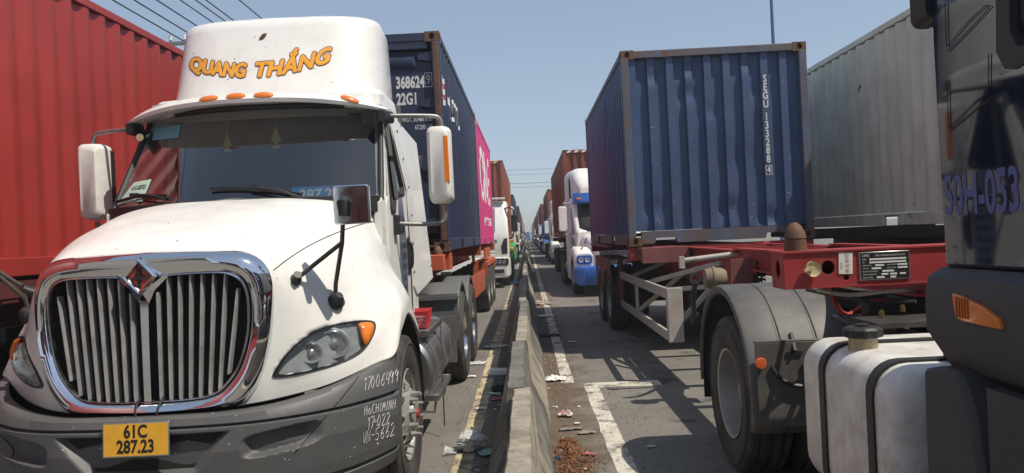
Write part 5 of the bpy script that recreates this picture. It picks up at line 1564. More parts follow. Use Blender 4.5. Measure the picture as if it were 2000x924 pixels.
for s in (-1, 1):
    k = (lambda m: m) if s < 0 else (lambda m: m.mirrored())
    wr = MB().panel([(1.5 + (a - 1.5) * 1.06, 2.5 + (b - 2.5) * 1.06) for a, b in c_win], [[(1.5 + (a - 1.5) * .95, 2.5 + (b - 2.5) * .95) for a, b in c_win]], lambda a, b, d: (-1.266 + d + .03 * sm(2.4, 3.6, b), a, b), .03)
    wo = rb_(k(wr), 'side_window', M['seal'])
    rb_(k(MB().panel(c_win, [], lambda a, b, d: (-1.245, a, b), 0)), 'pane', M['glass_dark'], wo)
    # pressed vent recesses behind the window
    vr = MB()
    def rim_(pts, w_=.012):
        P = [Vector((-1.266, a, b)) for a, b in pts]
        vr.tube(P, w_ * .36, 6)
    rim_([(2.315, 2.30), (2.32, 2.17), (2.20, 2.215), (2.12, 2.235), (2.10, 2.225), (2.20, 2.19), (2.315, 2.155)], .0045)
    rim_([(2.325, 2.06), (2.33, 1.925), (2.18, 1.985), (2.125, 1.99), (2.115, 2.10)], .0045)
    rim_([(2.33, 1.915), (2.19, 1.96), (2.12, 1.975)], .0045)
    rb_(k(vr), 'pressing', M['cabdark'], cabr, smooth=60)
    lp = MB().loft([[(-1.305 + e, 2.45 - f, 1.50 - g), (-1.305 + e, .40 + f, 1.50 - g), (-1.1, .40 + f, 1.50 - g), (-1.1, 2.45 - f, 1.50 - g)] for e, f, g in ((.05, .02, .0), (.012, .0, .03), (0, .0, .08), (.0, .0, .20), (.06, .03, .32))])
    lo = rb_(k(lp), 'step_panel', M['cabplast'], bevel=.015)
    rb_(k(MB().panel([(2.265, 1.430), (2.235, 1.428), (2.12, 1.405), (2.05, 1.378), (2.04, 1.35), (2.22, 1.352), (2.25, 1.360)], [], lambda a, b, d: (-1.318 + d, a, b), .02)), 'side_marker', M['amber'], lo, bevel=.004)
    rbs = MB()
    for q in range(5): rbs.box((-1.319, 2.238 - q * .014, 1.392), (.004, .004, .058))
    rb_(k(rbs), 'lens_ribs', mat('amber_dark', (.35, .09, .015), .4) if s < 0 else M['amber'], lo)
    ws_ = MB().panel([(2.48, 1.17), (2.40, 1.19), (2.28, 1.20), (2.22, 1.10), (2.18, .9), (2.18, .45), (2.48, .42), (2.485, 1.08)], [], lambda a, b, d: (-1.305 + d, a, b), .55)
    rb_(k(ws_), 'wheel_arch', M['cabplast'], bevel=.02)
    rb_(k(MB().panel([(2.16, 1.17), (.4, 1.17), (.4, .35), (.75, .35)] + [(1.45 + .66 * math.cos(math.radians(a)), .52 + .62 * math.sin(math.radians(a))) for a in range(165, 10, -12)] + [(2.16, .9)], [], lambda a, b, d: (-1.29 + d, a, b), .04)), 'lower_panel', M['cabplast'])
    wheel(rt, s * 1.06, 1.45 - 1.6, s, front=True)
    df = loftbox([(2.40, .04, 2.28, 2.85, .03, -1.24), (2.475, .04, 2.265, 2.8, .03, -1.25)])
    rb_(k(df), 'air_deflector', M['black'], smooth=40)
    # mudguards over the drive wheels: arched shell with ribs
    mg = MB(); Rm = .70; cy_, cz_ = 5.22, .56
    angs = [math.radians(a) for a in range(-12, 189, 6)]
    arc = lambda r, x: [(x, cy_ - r * math.cos(a) * 1.0, cz_ + r * math.sin(a)) for a in angs]
    prof = [(-1.255, .635), (-1.275, .66), (-1.268, .69), (-1.245, .70)]
    gx = -1.245
    for g in (-1.06, -.84):
        prof += [(g - .012, .70), (g - .004, .692), (g + .004, .692), (g + .012, .70)]
    prof += [(-.66, .70), (-.645, .695), (-.645, .66)]
    mg.grid([arc(r, x) for x, r in prof])
    mo = rb_(k(mg), 'mudguard', M['mudplast'], smooth=35, solid=.006)
    fl = MB().panel([(-1.24, .46), (-.66, .46), (-.655, .96), (-1.25, .96)], [], lambda a, b, d: (a, 4.525 - .10 * sm(.95, .5, b) * 0 + d - .02 + (.0), b), .012)
    fl.box((-.95, 4.52, .965), (.60, .03, .012))
    rb_(k(fl), 'mud_flap', M['mudplast'], mo, bevel=.004)
    rf_b = MB().panel([(-1.24, .34), (-.66, .34), (-.66, .60), (-1.24, .60)], [], lambda a, b, d: (a, 5.93 + d, b), .012)
    rb_(k(rf_b), 'mud_flap', M['black'], mo)
    lt = MB()
    for xx in (-1.02, -.62): 
        lt.bar((xx, 4.56, 1.0), (xx, 4.50, .90), .05, .016, (1, 0, 0)); lt.box((xx, 4.505, .895), (.09, .02, .02))
    rb_(k(lt), 'latch', M['black'], mo)
    rb_(k(MB().lathe([(0, .001), (0, .03), (-.02, .034), (-.03, .03), (-.032, .001)], (-1.225, 4.50, .845), 18, 'y')), 'side_reflector', mat('orange_reflector', (.65, .13, .03), .3) if s < 0 else M['amber'], mo, smooth=40)
    rb_(k(MB().tube(curve([(-1.16, 4.50, .82), (-1.10, 4.49, .74), (-.98, 4.485, .70), (-.70, 4.485, .70)], 5), .014, 6)), 'cable', M['black'], mo, smooth=60)
    rb_(k(MB().panel([(-.03, -.03), (.03, -.03), (.03, .03), (-.03, .03)], [[(-.012, -.012), (.012, -.012), (.012, .012), (-.012, .012)]], lambda a, b, d: (-.95 + a, 4.492 + d, .80 + b), .008)), 'bracket', M['black'], mo)
for s in (-1, 1):
    wheel(rt, s * 1.10, 5.22 - 1.6, s); obj('inner_wheel', T_mesh, rt, (s * .78, 5.22 - 1.6, .52), 0)
# fuel tank: rounded box across from the frame, straps over it
def tank_ring(y, g=0.0, cx=-.885, hw=.365, z0=.42, z1=1.10, r=.13): return [(x, y, z) for x, z in rrect(hw - g, z0 + g, z1 - g, r, 6, cx)]
tnk = MB().loft([tank_ring(3.80, .10), tank_ring(3.775, .03), tank_ring(3.72, .005), tank_ring(3.68, 0), tank_ring(2.90, 0), tank_ring(2.85, .008), tank_ring(2.815, .03), tank_ring(2.80, .07), tank_ring(2.798, .11)])
tko = rb_(tnk, 'fuel_tank', M['tankwhite'], smooth=50)
for y in (3.47, 2.985):
    rb_(MB().loft([tank_ring(y - .028, -.002), tank_ring(y - .028, -.010), tank_ring(y + .028, -.010), tank_ring(y + .028, -.002)], False), 'tank_strap', M['black'], tko, smooth=30)
M['neck'] = mat('filler_metal', (.42, .36, .25), .4, .6, var=.3, scale=20, dirt=.5)
for x, y, h in ((-1.11, 3.36, .055), (-.90, 2.93, .02)):
    rb_(MB().lathe([(-.02, .062), (h, .06), (h, .05)], (x, y, 1.09), 24, 'z'), 'filler_neck', M['neck'] if h > .05 else M['black'], tko, smooth=40)
    cp_ = MB(); rg = []
    for z, r in ((0, .064), (0.005, .078), (.035, .078), (.045, .066), (.047, .03), (.058, .028), (.058, .001)):
        rg.append([(x + (r + (.005 if (k % 4 < 2 and .06 < r) else 0)) * math.cos(2 * PI * k / 40), y + (r + (.005 if (k % 4 < 2 and .06 < r) else 0)) * math.sin(2 * PI * k / 40), 1.09 + h + z) for k in range(40)])
    rb_(cp_.loft(rg), 'filler_cap', M['black'], tko, smooth=30)
tb = MB()
for y in (3.47, 2.985): tb.box((-.72, y, .40), (.7, .06, .05)).box((-.42, y, .72), (.06, .06, .7))
rb_(tb, 'tank_bracket', M['chassis'])
# frame, fifth wheel, lines and bolts
cf = MB()
for s in (-1, 1):
    cf.box((s * .40, 3.6, .92), (.08, 5.6, .26)); cf.box((s * .42, 5.22, .70), (.10, 1.1, .12))
cf.box((0, 5.2, 1.10), (.9, .9, .06)); cf.lathe([(0, .46), (.06, .46), (.06, .38), (.065, .001)], (0, 5.2, 1.14), 28, 'z')
cf.cyl((-.9, 5.22, .52), (.9, 5.22, .52), .10, 14); cf.box((0, 3.9, .80), (.8, .15, .2)); cf.box((0, 2.7, 1.0), (.8, .5, .35)); cf.box((.85, 3.3, .75), (.6, 1.2, .6))
cf.box((0, 4.15, 1.16), (1.5, .10, .10)); cf.box((-.30, 4.3, 1.10), (.55, .25, .14))
cf.lathe([(-.35, .02), (-.33, .13), (.33, .13), (.35, .02)], (-.15, 4.45, .78), 20, 'x')
rb_(cf, 'chassis', M['chassis'], bevel=.006)
ho_ = MB()
for i, (x0, z0, x1, z1) in enumerate(((-.55, 1.22, -.1, 1.0), (-.4, 1.25, .2, 1.05), (-.8, 1.1, .0, .92), (-.6, 1.15, .5, 1.1))):
    ho_.tube(curve([(x0, 4.3 + i * .08, z0), (x0 + .15, 4.0, z0 - .03 - .03 * i), ((x0 + x1) / 2, 3.7, (z0 + z1) / 2 - .06), (x1, 3.3, z1), (x1 + .2, 2.5, z1 + .3)], 6), .018 + .004 * (i % 2), 8)
rb_(ho_, 'air_hose', M['black'], smooth=60)
bo = MB()
M['brass'] = mat('bolt_brass', (.35, .24, .09), .4, .8)
for x, y, z in ((-.74, 3.98, 1.17), (-.62, 4.0, 1.19), (-.50, 3.98, 1.20), (-.70, 3.8, 1.13), (-.80, 4.1, 1.14), (-.60, 3.75, 1.13)):
    bo = MB(); bo.cyl((x, y, z - .02), (x, y, z + .010), .013, 6); bo.cyl((x, y, z + .009), (x, y, z + .016), .007, 8); rb_(bo, 'bolt', M['brass'])

rb_(MB().box((-.66, 3.95, 1.135), (.42, .42, .025)).tube([(-.95, 4.45, 1.27), (-.70, 4.15, 1.20), (-.55, 4.0, 1.22)], .012, 6).tube([(-.80, 4.25, 1.22), (-.60, 4.15, 1.27)], .010, 6), 'valve_plate', M['chassis'])
M['blue_side'] = mat('faded_blue_letters', (.055, .075, .27), .45)
lettering('lettering', '50H-053.', .17, lambda x, y: (-1.2632, 2.185 - x - 1.6, 1.715 + y), M['blue_side'], cabr, sx=.60, bold=.004)

# ------------------------------------------------------------------ trucks further back
M['f_white'] = mat('truck_white', (.74, .73, .70), .42, var=.05, dirt=.3, dirtcol=(.35, .31, .26), scale=2)
M['f_blue'] = mat('truck_blue', (.03, .12, .42), .4, var=.08, dirt=.2)
M['f_green'] = mat('truck_green', (.03, .30, .08), .45, var=.08)
M['f_yellow'] = mat('truck_yellow', (.62, .33, .03), .5, var=.08)
M['f_red'] = mat('truck_red', (.35, .04, .03), .45, var=.08)
M['f_grey'] = mat('truck_grey', (.23, .24, .25), .45, var=.08)
M['hl_far'] = mat('far_headlight', (.65, .66, .68), .12, .8)
def far_wheels(t, ys, front):
    for s in (-1, 1): wheel(t, s * 1.03, front, s, far=True)
    for y in ys: axle(t, y, far=True)
def conv_truck(label, loc, body, lower, group=None, fairing='sleeper', visor=None, fend=None, detail=True):
    """bonneted tractor, y = 0 at the bumper, back is +y"""
    t = thing('bonneted_truck', label, 'truck', loc, group)
    fend = fend or body
    hd = loftbox([(.25, .55, .72, 1.30, .10), (.32, .66, .70, 1.38, .14), (.9, .74, .75, 1.50, .16), (1.75, .86, .8, 1.64, .18)])
    hd.build('hood', body, t, smooth=40)
    fw = MB()
    for s in (-1, 1):
        q = loftbox([(.30, .24, .66, 1.12, .12), (.40, .27, .62, 1.20, .14), (.85, .27, .98, 1.28, .12), (1.35, .27, 1.12, 1.30, .08), (1.85, .27, .98, 1.26, .08), (2.15, .26, .55, 1.16, .08)])
        q.v = [(x + s * .90, y, z) for x, y, z in q.v]
        q.build('wing', fend, t, smooth=40)
        lm = loftbox([(.27, .20, .86, 1.07, .06), (.34, .215, .84, 1.09, .07)]); lm.v = [(x + s * .90, y, z) for x, y, z in lm.v]
        lo = lm.build('headlight', lower, t, smooth=40)
        lz = MB()
        for dx in (-.08, .09): lz.lathe([(0, .001), (0, .05), (-.012, .066), (.0, .07)], (s * (.90 + dx), .262, .965), 16, 'y')
        lz.build('lens', M['hl_far'], lo, smooth=40)
        am = MB().box((s * 1.125, .40, .965), (.05, .12, .17)); am.build('turn_signal', M['amber'], lo, bevel=.02)
        sb = loftbox([(2.2, .10, .32, .95, .06), (3.6, .10, .32, .95, .06)]); sb.v = [(x + s * 1.08, y, z) for x, y, z in sb.v]
        sb.build('side_skirt', body, t, smooth=40)
        mr_ = loftbox([(2.0, .10, 1.75, 2.42, .06), (2.12, .12, 1.72, 2.45, .06), (2.2, .11, 1.74, 2.43, .05)]); mr_.v = [(x + s * 1.33, y, z) for x, y, z in mr_.v]
        mo = mr_.build('side_mirror', M['white_plain'], t, smooth=40)
        MB().tube([(s * .98, 2.1, 2.52), (s * 1.3, 2.1, 2.54), (s * 1.33, 2.1, 2.44)], .022, 6).tube([(s * 1.0, 2.1, 1.66), (s * 1.3, 2.1, 1.64), (s * 1.33, 2.1, 1.74)], .022, 6).build('mirror_arm', M['steel'], mo)
        MB().box((s * 1.33, 2.206, 2.08), (.19, .01, .62)).build('mirror_glass', M['mirror'], mo)
        MB().panel([(2.02, 1.66), (2.25, 1.64), (2.95, 1.66), (2.95, 2.42), (2.35, 2.42)], [], lambda a, b, d: (s * (1.066 - d) , a, b), .02).build('door_window', M['glass_dark'] if detail else M['black'], t)
    gr = MB()
    for i in range(9): gr.box((0, .235, .80 + i * .07), (.96, .03, .028))
    gr.box((0, .25, 1.08), (1.0, .03, .68))
    gr.build('grille', M['chrome_dull'], t, bevel=.004)
    bm_ = loftbox([(.02, .95, .32, .76, .08), (.10, 1.14, .30, .80, .10), (.45, 1.20, .32, .80, .10), (.62, 1.20, .36, .78, .08)])
    bm_.build('bumper', lower, t, smooth=40)
    MB().box((0, .03, .52), (1.1, .04, .16)).build('air_intake', M['blackdeep'], t)
    cabq = loftbox([(1.70, .95, .70, 1.68, .08), (1.84, 1.00, .70, 1.80, .10), (2.32, 1.05, .70, 2.64, .12), (2.7, 1.06, .70, 2.72, .12), (3.3, 1.07, .70, 2.76, .12), (3.34, 1.13, .60, 2.8, .1), (4.7 if fairing == 'sleeper' else 3.7, 1.13, .60, 2.8, .1)])
    co = cabq.build('cab', body, t, smooth=40)
    ws2 = []
    for k in range(5):
        f = k / 4; ws2.append([(.93 * (1 - .05 * f) * j / 6, 1.66 + .46 * f + .14 * (abs(j) / 6) ** 2, 1.66 + .86 * f) for j in range(-6, 7)])
    wo = MB().grid(ws2).build('windscreen', M['black'], t, smooth=60, solid=.02)
    MB().grid([[(x, y - .012, z) for x, y, z in r] for r in ws2]).build('pane', M['glass_dark'], wo, smooth=60)
    for q in (-.45, .35): MB().box((q, 1.62, 1.69), (.5, .02, .02), roty(.05)).build('wiper', M['black'], wo)
    vz = MB()
    vz.loft([[(1.02 * j / 8, 1.86 + .16 * (abs(j) / 8) ** 2.5, z0) for z0 in (2.50,)] + [(1.02 * j / 8, 1.80 + .22 * (abs(j) / 8) ** 2.5, 2.56), (1.02 * j / 8, 1.92 + .2 * (abs(j) / 8) ** 2.5, 2.80), (1.02 * j / 8, 2.20, 2.82), (1.02 * j / 8, 2.2, 2.55)] for j in range(-8, 9)])
    vo_ = vz.build('visor', visor or body, t, smooth=40)
    for q in (-.85, -.3, 0, .3, .85): MB().box((q, 1.85 + .2 * abs(q) ** 2.5, 2.64), (.14, .06, .05)).build('marker_lamp', M['amber'], vo_, bevel=.01)
    if fairing == 'sleeper':
        fq = loftbox([(2.02, .80, 2.72, 2.95, .10, 0, .1), (2.25, .93, 2.70, 3.25, .1, 0, .2), (2.6, 1.0, 2.70, 3.48, .1, 0, .26), (3.2, 1.05, 2.7, 3.60, .1, 0, .30), (4.7, 1.10, 2.7, 3.66, .1, 0, .30)])
        fo = fq.build('sleeper_roof', body, t, smooth=45)
        for s in (-1, 1):
            MB().panel([(3.0 + .13 * math.cos(a), 3.0 + .30 * math.sin(a)) for a in (2 * PI * k / 20 for k in range(20))], [], lambda a, b, d: (s * (1.052 - d + .012 * sm(2.6, 3.2, a)), a, b), .03).build('sleeper_window', M['black'], fo)
    elif fairing == 'roof':
        fq = loftbox([(2.15, .78, 2.72, 2.85, .05), (2.5, .9, 2.72, 3.3, .1), (2.95, .98, 2.72, 3.62, .12), (3.7, 1.04, 2.72, 3.66, .12)])
        fo = fq.build('roof_fairing', body, t, smooth=40)
    chs = MB()
    for s in (-1, 1): chs.box((s * .43, 4.2, .85), (.09, 7.0, .26))
    chs.box((0, 6.0, 1.10), (.9, .9, .1)); chs.box((0, 4.9, .8), (2.0, .3, .5))
    chs.build('chassis', M['chassis'], t)
    for s in (-1, 1):
        MB().lathe([(3.75, .02), (3.75, .28), (4.75, .28), (4.75, .02)], (s * .92, 0, .62), 18, 'y').build('fuel_tank', M['alu'], t, smooth=40)
    far_wheels(t, (5.55, 6.9), 1.28)
    for s in (-1, 1):
        MB().box((s * 1.02, 6.2, 1.12), (.5, 2.6, .012)).box((s * 1.02, 7.6, .75), (.5, .012, .75)).build('mudguard', M['black'], t)
    return t
def cabover_truck(label, loc, body, lower, group=None, badge=False):
    t = thing('cabover_truck', label, 'truck', loc, group)
    cabq = loftbox([(.03, 1.10, .95, 1.60, .06), (.06, 1.18, .92, 1.75, .10), (.10, 1.22, .88, 1.85, .12), (.34, 1.20, .88, 2.62, .16), (.55, 1.19, .9, 2.84, .16), (2.1, 1.19, .9, 2.92, .14), (2.2, 1.17, .95, 2.86, .12)])
    co = cabq.build('cab', body, t, smooth=40)
    ws2 = []
    for k in range(5):
        f = k / 4; ws2.append([(1.07 * (1 - .05 * f) * j / 6, .02 + .27 * f + .11 * (abs(j) / 6) ** 2.5, 1.72 + .90 * f) for j in range(-6, 7)])
    wo = MB().grid(ws2).build('windscreen', M['black'], t, smooth=60, solid=.03)
    MB().grid([[(x, y - .012, z) for x, y, z in r] for r in ws2]).build('pane', M['glass_dark'], wo, smooth=60)
    for q in (-.5, .4): MB().box((q, .005, 1.75), (.6, .02, .02), roty(.05)).build('wiper', M['black'], wo)
    gr = MB()
    for i in range(5): gr.box((0, .035, 1.08 + i * .105), (1.5, .04, .06))
    gr.build('grille', M['f_white'] if body is M['f_white'] else M['black'], t, bevel=.008)
    MB().panel([(-1.0, 1.02), (1.0, 1.02), (1.08, 1.6), (-1.08, 1.6)], [], lambda a, b, d: (a, .052 + d, b), .01).build('front_panel', M['f_grey'] if body is not M['f_white'] else body, t)
    for s in (-1, 1):
        MB().panel([(.98, 1.10), (1.16, 1.12), (1.17, 1.62), (1.06, 1.60), (.96, 1.35)], [], lambda a, b, d: (s * a, .025 + d, b), .02).build('corner_vent', M['black'], t)
    bm_ = loftbox([(-.08, 1.10, .36, .98, .08), (-.02, 1.20, .34, 1.0, .10), (.45, 1.24, .36, 1.0, .08), (.7, 1.24, .42, .95, .06)])
    bo_ = bm_.build('bumper', lower, t, smooth=40)
    for s in (-1, 1):
        lm = loftbox([(-.10, .27, .76, .96, .04), (-.05, .285, .74, .97, .05)]); lm.v = [(x + s * .90, y, z) for x, y, z in lm.v]
        lo = lm.build('headlight', M['black'], bo_, smooth=40)
        lz = MB()
        for dx in (-.14, .0, .14): lz.lathe([(0, .001), (0, .04), (-.008, .055), (.0, .06)], (s * (.90 + dx), -.10, .86), 14, 'y')
        lz.build('lens', M['hl_far'], t, smooth=40)
        MB().box((s * .86, -.085, .56), (.34, .04, .12)).build('fog_lamp', M['black'], t, bevel=.01)
        mr_ = loftbox([(.28, .10, 1.85, 2.35, .04), (.38, .11, 1.82, 2.38, .04)]); mr_.v = [(x + s * 1.42, y, z) for x, y, z in mr_.v]
        mo = mr_.build('side_mirror', M['black'], t, smooth=40)
        MB().tube(curve([(s * 1.12, .35, 2.60), (s * 1.32, .22, 2.60), (s * 1.42, .25, 2.45), (s * 1.42, .32, 2.1)], 4), .025, 6).tube([(s * 1.15, .3, 1.6), (s * 1.32, .25, 1.62), (s * 1.42, .32, 1.85)], .025, 6).build('mirror_arm', M['black'], mo, smooth=60)
        MB().panel([(.55, 1.75), (1.5, 1.75), (1.5, 2.5), (.72, 2.5)], [], lambda a, b, d: (s * (1.215 - d), a, b), .04).build('door_window', M['black'], t)
        MB().box((s * 1.12, 1.15, .50), (.2, .5, .30)).box((s * 1.10, 1.1, .75), (.2, .6, .2)).build('step', lower, t, bevel=.02)
        MB().grid([[(s * x, 1.45 + .66 * math.cos(a), .55 + .62 * math.sin(a)) for a in (PI * k / 10 for k in range(11))] for x in (.8, 1.235)]).build('wheel_arch', M['black'], t)
        MB().lathe([(2.6, .02), (2.6, .30), (3.7, .30), (3.7, .02)], (s * .92, 0, .64), 18, 'y').build('fuel_tank', M['alu'], t, smooth=40)
        MB().box((s * 1.0, 4.7, 1.10), (.5, 2.7, .012)).box((s * 1.0, 6.1, .75), (.5, .012, .72)).build('mudguard', M['black'], t)
    MB().box((0, .45, 2.93), (2.3, .35, .05)).build('roof_visor', body, t, bevel=.015)
    if badge: MB().lathe([(0, .001), (-.004, .06), (0, .062)], (.78, .03, 1.52), 16, 'y').build('emblem', M['f_green'], t)
    chs = MB()
    for s in (-1, 1): chs.box((s * .43, 3.6, .85), (.09, 6.2, .26))
    chs.box((0, 4.6, 1.10), (.9, .9, .1)); chs.box((0, 2.35, 1.5), (1.9, .12, 1.2))
    chs.build('chassis', M['chassis'], t)
    far_wheels(t, (4.05, 5.4), 1.45)
    return t

# second in the right lane: white sleeper tractor with blue lower half and rust red box
t2 = conv_truck('white sleeper tractor with blue visor and blue bumper behind the blue container', (2.36, 19.55, 0), M['f_white'], M['f_blue'], visor=M['f_blue'])
for k in range(3):
    mb = MB()
    for s in (-1, 1):
        mb.panel([(2.0, 1.48 - .10 * k), (3.2, 1.62 - .17 * k), (3.2, 1.56 - .17 * k), (2.0, 1.40 - .10 * k)], [], lambda a, b, d: (s * (1.07 + .035 * sm(2.4, 3.2, a) * 0 + .012), a, b), 0)
    mb.build('stripe', M['f_red'] if k != 1 else M['f_blue'], t2)
mb = MB()
for s in (-1, 1): mb.box((s * .80, .9, 1.45), (.03, .9, .03), rotx(-.15))
mb.build('stripe', M['f_blue'], t2)
def stripes(c, n, x0=-1.1, x1=1.1, m=None):
    mb = MB(); st = (x1 - x0) / n
    for i in range(n): 
        a = x0 + i * st
        mb.panel([(a, 0), (a + st * .45, 0), (a + st * .75, .075), (a + st * .30, .075)], [], lambda p, q, d: (p, -.004 + d, c[1] - .10 + q), .006)
    return mb.build('hazard_stripes', m or M['stripe_y'], c[0])
cB, RB = container('rust brown container behind the white and blue sleeper tractor', (2.50, 24.9, 1.52), 12.19, 2.896, M['c_brown'], near=True, nz=4, dents=.3)
stripes((cB, 2.896), 9, m=M['txt_white'])
trailer('trailer under the rust brown container, behind the blue bumpered tractor', (2.46, 0, 0), 24.3, 37.4, (33.2, 34.5, 35.8), M['tr_maroon'], M['tr_grey'], zt=1.50, far=True)
# second in the left lane: white cab-over with brown box
l2 = cabover_truck('white cab-over tractor with black mirrors behind the magenta container', (-1.83, 24.6, 0), M['f_white'], M['f_white'], badge=True)
cC, RC = container('brown container with white markings above the white cab-over tractor', (-1.98, 27.2, 1.52), 12.19, 2.896, M['c_brown2'], near=True, nz=4, dents=.3)
stripes((cC, 2.896), 9)
for i, ch in enumerate('TEMU 642185'):
    if ch != ' ': lettering('lettering', ch, .15, lambda x, y, i=i: (-.78 + x, .03 - prof_eval(RC['ep'], -.78 + x), 2.45 - i * .15 + y), M['txt_white'], cC, cuts=[x + .78 for x, d in RC['ep']], sx=.8) 
trailer('trailer with yellow mudguards under the brown container of the white cab-over', (-1.95, 0, 0), 26.9, 39.9, (35.6, 36.9, 38.2), M['f_yellow'], M['tr_grey'], zt=1.50, far=True, fender=M['f_yellow'])
# third row
t3 = conv_truck('plain white tractor with tall white roof fairing and grey bumper', (2.45, 41.2, 0), M['f_white'], M['f_grey'], fairing='roof', detail=False)
cD, _ = container('rust red container with striped top edge, third in the right queue', (2.55, 45.4, 1.52), 12.19, 2.896, M['c_brown2'], near=False)
stripes((cD, 2.896), 9)
trT = trailer('dark trailer with yellow guard, third in the right queue', (2.5, 0, 0), 45.0, 58.0, (53.6, 54.9, 56.2), M['tr_maroon'], M['f_yellow'], zt=1.50, far=True)
l3 = conv_truck('white sleeper tractor with green bumper and green wings', (-1.88, 44.0, 0), M['f_white'], M['f_green'], fend=M['f_green'], detail=False)
cE, _ = container('dark navy container above the green bumpered sleeper tractor', (-2.0, 49.2, 1.52), 12.19, 2.896, M['c_dark'], near=False)
trU = trailer('dark trailer under the navy container, third in the left queue', (-1.95, 0, 0), 48.8, 61.8, (57.4, 58.7, 60.0), M['tr_maroon'], M['tr_grey'], zt=1.50, far=True)
ords = {4: 'fourth', 5: 'fifth', 6: 'sixth', 7: 'seventh', 8: 'eighth', 9: 'ninth', 10: 'tenth'}
Rcol = [('rust brown', 'c_brown'), ('oxide red', 'c_brown2'), ('dark navy', 'c_dark'), ('rust brown', 'c_brown'), ('oxide red', 'c_brown2'), ('pale grey', 'c_grey'), ('rust brown', 'c_brown')]
for i in range(7):
    n = i + 4
    for side in (0, 1):
        y = (62.5 if side == 0 else 66.0) + i * 20.3
        cn_, cm = Rcol[i] if side == 0 else Rcol[(i + 2) % 7]
        base = (l2, 2.6) if (i + side) % 2 else (t3, 4.2)
        q = 'right' if side == 0 else 'left'
        X = 2.45 if side == 0 else -1.92
        body = M['f_white'] if (i + side) % 3 else (M['f_red'] if side else M['f_blue'])
        sw = {'truck_white': body} if body is not M['f_white'] else None
        dup(base[0], (X, y, 0), ('%s tractor, %s in the %s queue counted from the viewer' % ({'truck_red': 'red', 'truck_blue': 'blue', 'truck_white': 'white'}[body.name], ords[n], q)), 'far tractors in the two queues', sw)
        d = dup(cD if side == 0 else cE, (X + .05, y + base[1], 1.52), '%s container, %s in the %s queue counted from the viewer' % (cn_, ords[n], q), 'far containers in the two queues', {'container_oxide': M[cm], 'container_dark': M[cm]})
        src, y0 = (trT, 45.0) if side == 0 else (trU, 48.8)
        dup(src, (X, y + base[1] - .4 - y0, 0), 'low trailer under the %s container, %s in the %s queue' % (cn_, ords[n], q), 'far trailers in the two queues')
# vehicles ahead of the white truck and the dark cab: they show in the chrome and the glass
cF, _ = container('brown container ahead of the white bonneted truck, mirrored in its chrome grille', (-2.05, -17.2, 1.52), 12.19, 2.591, M['c_brown'], near=False)
dup(trT, (-2.05, -17.6 - 45.0, 0), 'trailer under the brown container ahead of the white bonneted truck', None)
cG, _ = container('oxide red container ahead of the dark cab-over tractor', (2.6, -15.5, 1.52), 12.19, 2.591, M['c_brown2'], near=False)
dup(trT, (2.6, -15.9 - 45.0, 0), 'trailer under the oxide red container ahead of the dark cab-over tractor', None)
bt = dup(l2, (-.35, 262, 0), 'small blue truck with lit headlights at the far end of the road', None, {'truck_white': M['f_blue']})
# ------------------------------------------------------------------ litter
M['bag'] = mat('bag_film', (.70, .70, .68), .25, trans=.0, var=.15, scale=9, coat=.3)
def bag_mat():
    m = bpy.data.materials.new('plastic_film'); m.use_nodes = True
    nt = m.node_tree; p = nt.nodes['Principled BSDF']
    p.inputs['Base Color'].default_value = (.78, .78, .76, 1); p.inputs['Roughness'].default_value = .22
    p.inputs['Alpha'].default_value = .62; p.inputs['Coat Weight'].default_value = .4
    return m
M['film'] = bag_mat()
def crumple(name, label, cat_, px, py, sx, sy, h, m, seed, rz=0.0, group='litter on the road', folds=5.0, X=None):
    """a crumpled sheet lying on the ground"""
    c = on(px, py, Z=0.01) if X is None else Vector(X)
    o_ = MB(); n = 14; rows = []
    for i in range(n + 1):
        row = []
        for j in range(n + 1):
            u, v = i / n * 2 - 1, j / n * 2 - 1
            e = 1 + .28 * noise.noise(Vector((u * 1.7 + seed, v * 1.7, seed * 3.1)))
            q = noise.noise(Vector((u * folds * .5 + seed * 7, v * folds * .5, seed))) + .5 * noise.noise(Vector((u * folds * 1.6, v * folds * 1.6 + seed, 2)))
            edge = max(abs(u), abs(v))
            z = .012 + h * max(0, .45 + .8 * q) * (1 - .55 * edge ** 3)
            row.append((u * sx / 2 * e, v * sy / 2 * e, z))
        rows.append(row)
    o = o_.grid(rows).build(name, m, smooth=25, solid=.0015)
    o.location = (c.x, c.y, 0); o.rotation_euler = (0, 0, rz)
    return tag(o, label, cat_, group)
# the stuffed plastic bag
c = on(918, 884, Z=0)
bg = thing('plastic_bag', 'stuffed translucent white plastic bag of rubbish on the yellow line, left of the barrier', 'bag', (c.x, c.y + .06, 0), 'litter on the road')
def blob(rx, ry, rz, seed, amp=.22, n=28, k=12):
    mb = MB(); rings = []
    for i in range(1, k):
        ph = PI * i / k; ring = []
        for j in range(n):
            th = 2 * PI * j / n
            d = Vector((math.sin(ph) * math.cos(th), math.sin(ph) * math.sin(th), -math.cos(ph)))
            q = 1 + amp * (noise.noise(d * 2.1 + Vector((seed, 0, 0))) + .7 * noise.noise(d * 5 + Vector((seed, 3, 0))) + .35 * noise.noise(d * 11 + Vector((0, seed, 0))))
            ring.append((d.x * rx * q, d.y * ry * q, max(0.004, rz * .82 + d.z * rz * q)))
        rings.append(ring)
    return mb.loft(rings)
blob(.115, .11, .085, 3.3, .30).build('film', M['film'], bg, smooth=50)
blob(.085, .08, .062, 8.1, .3).build('contents', mat('bag_contents', (.55, .56, .52), .8, var=.4, scale=18, dirt=.4, dirtcol=(.05, .14, .10)), bg, smooth=50)
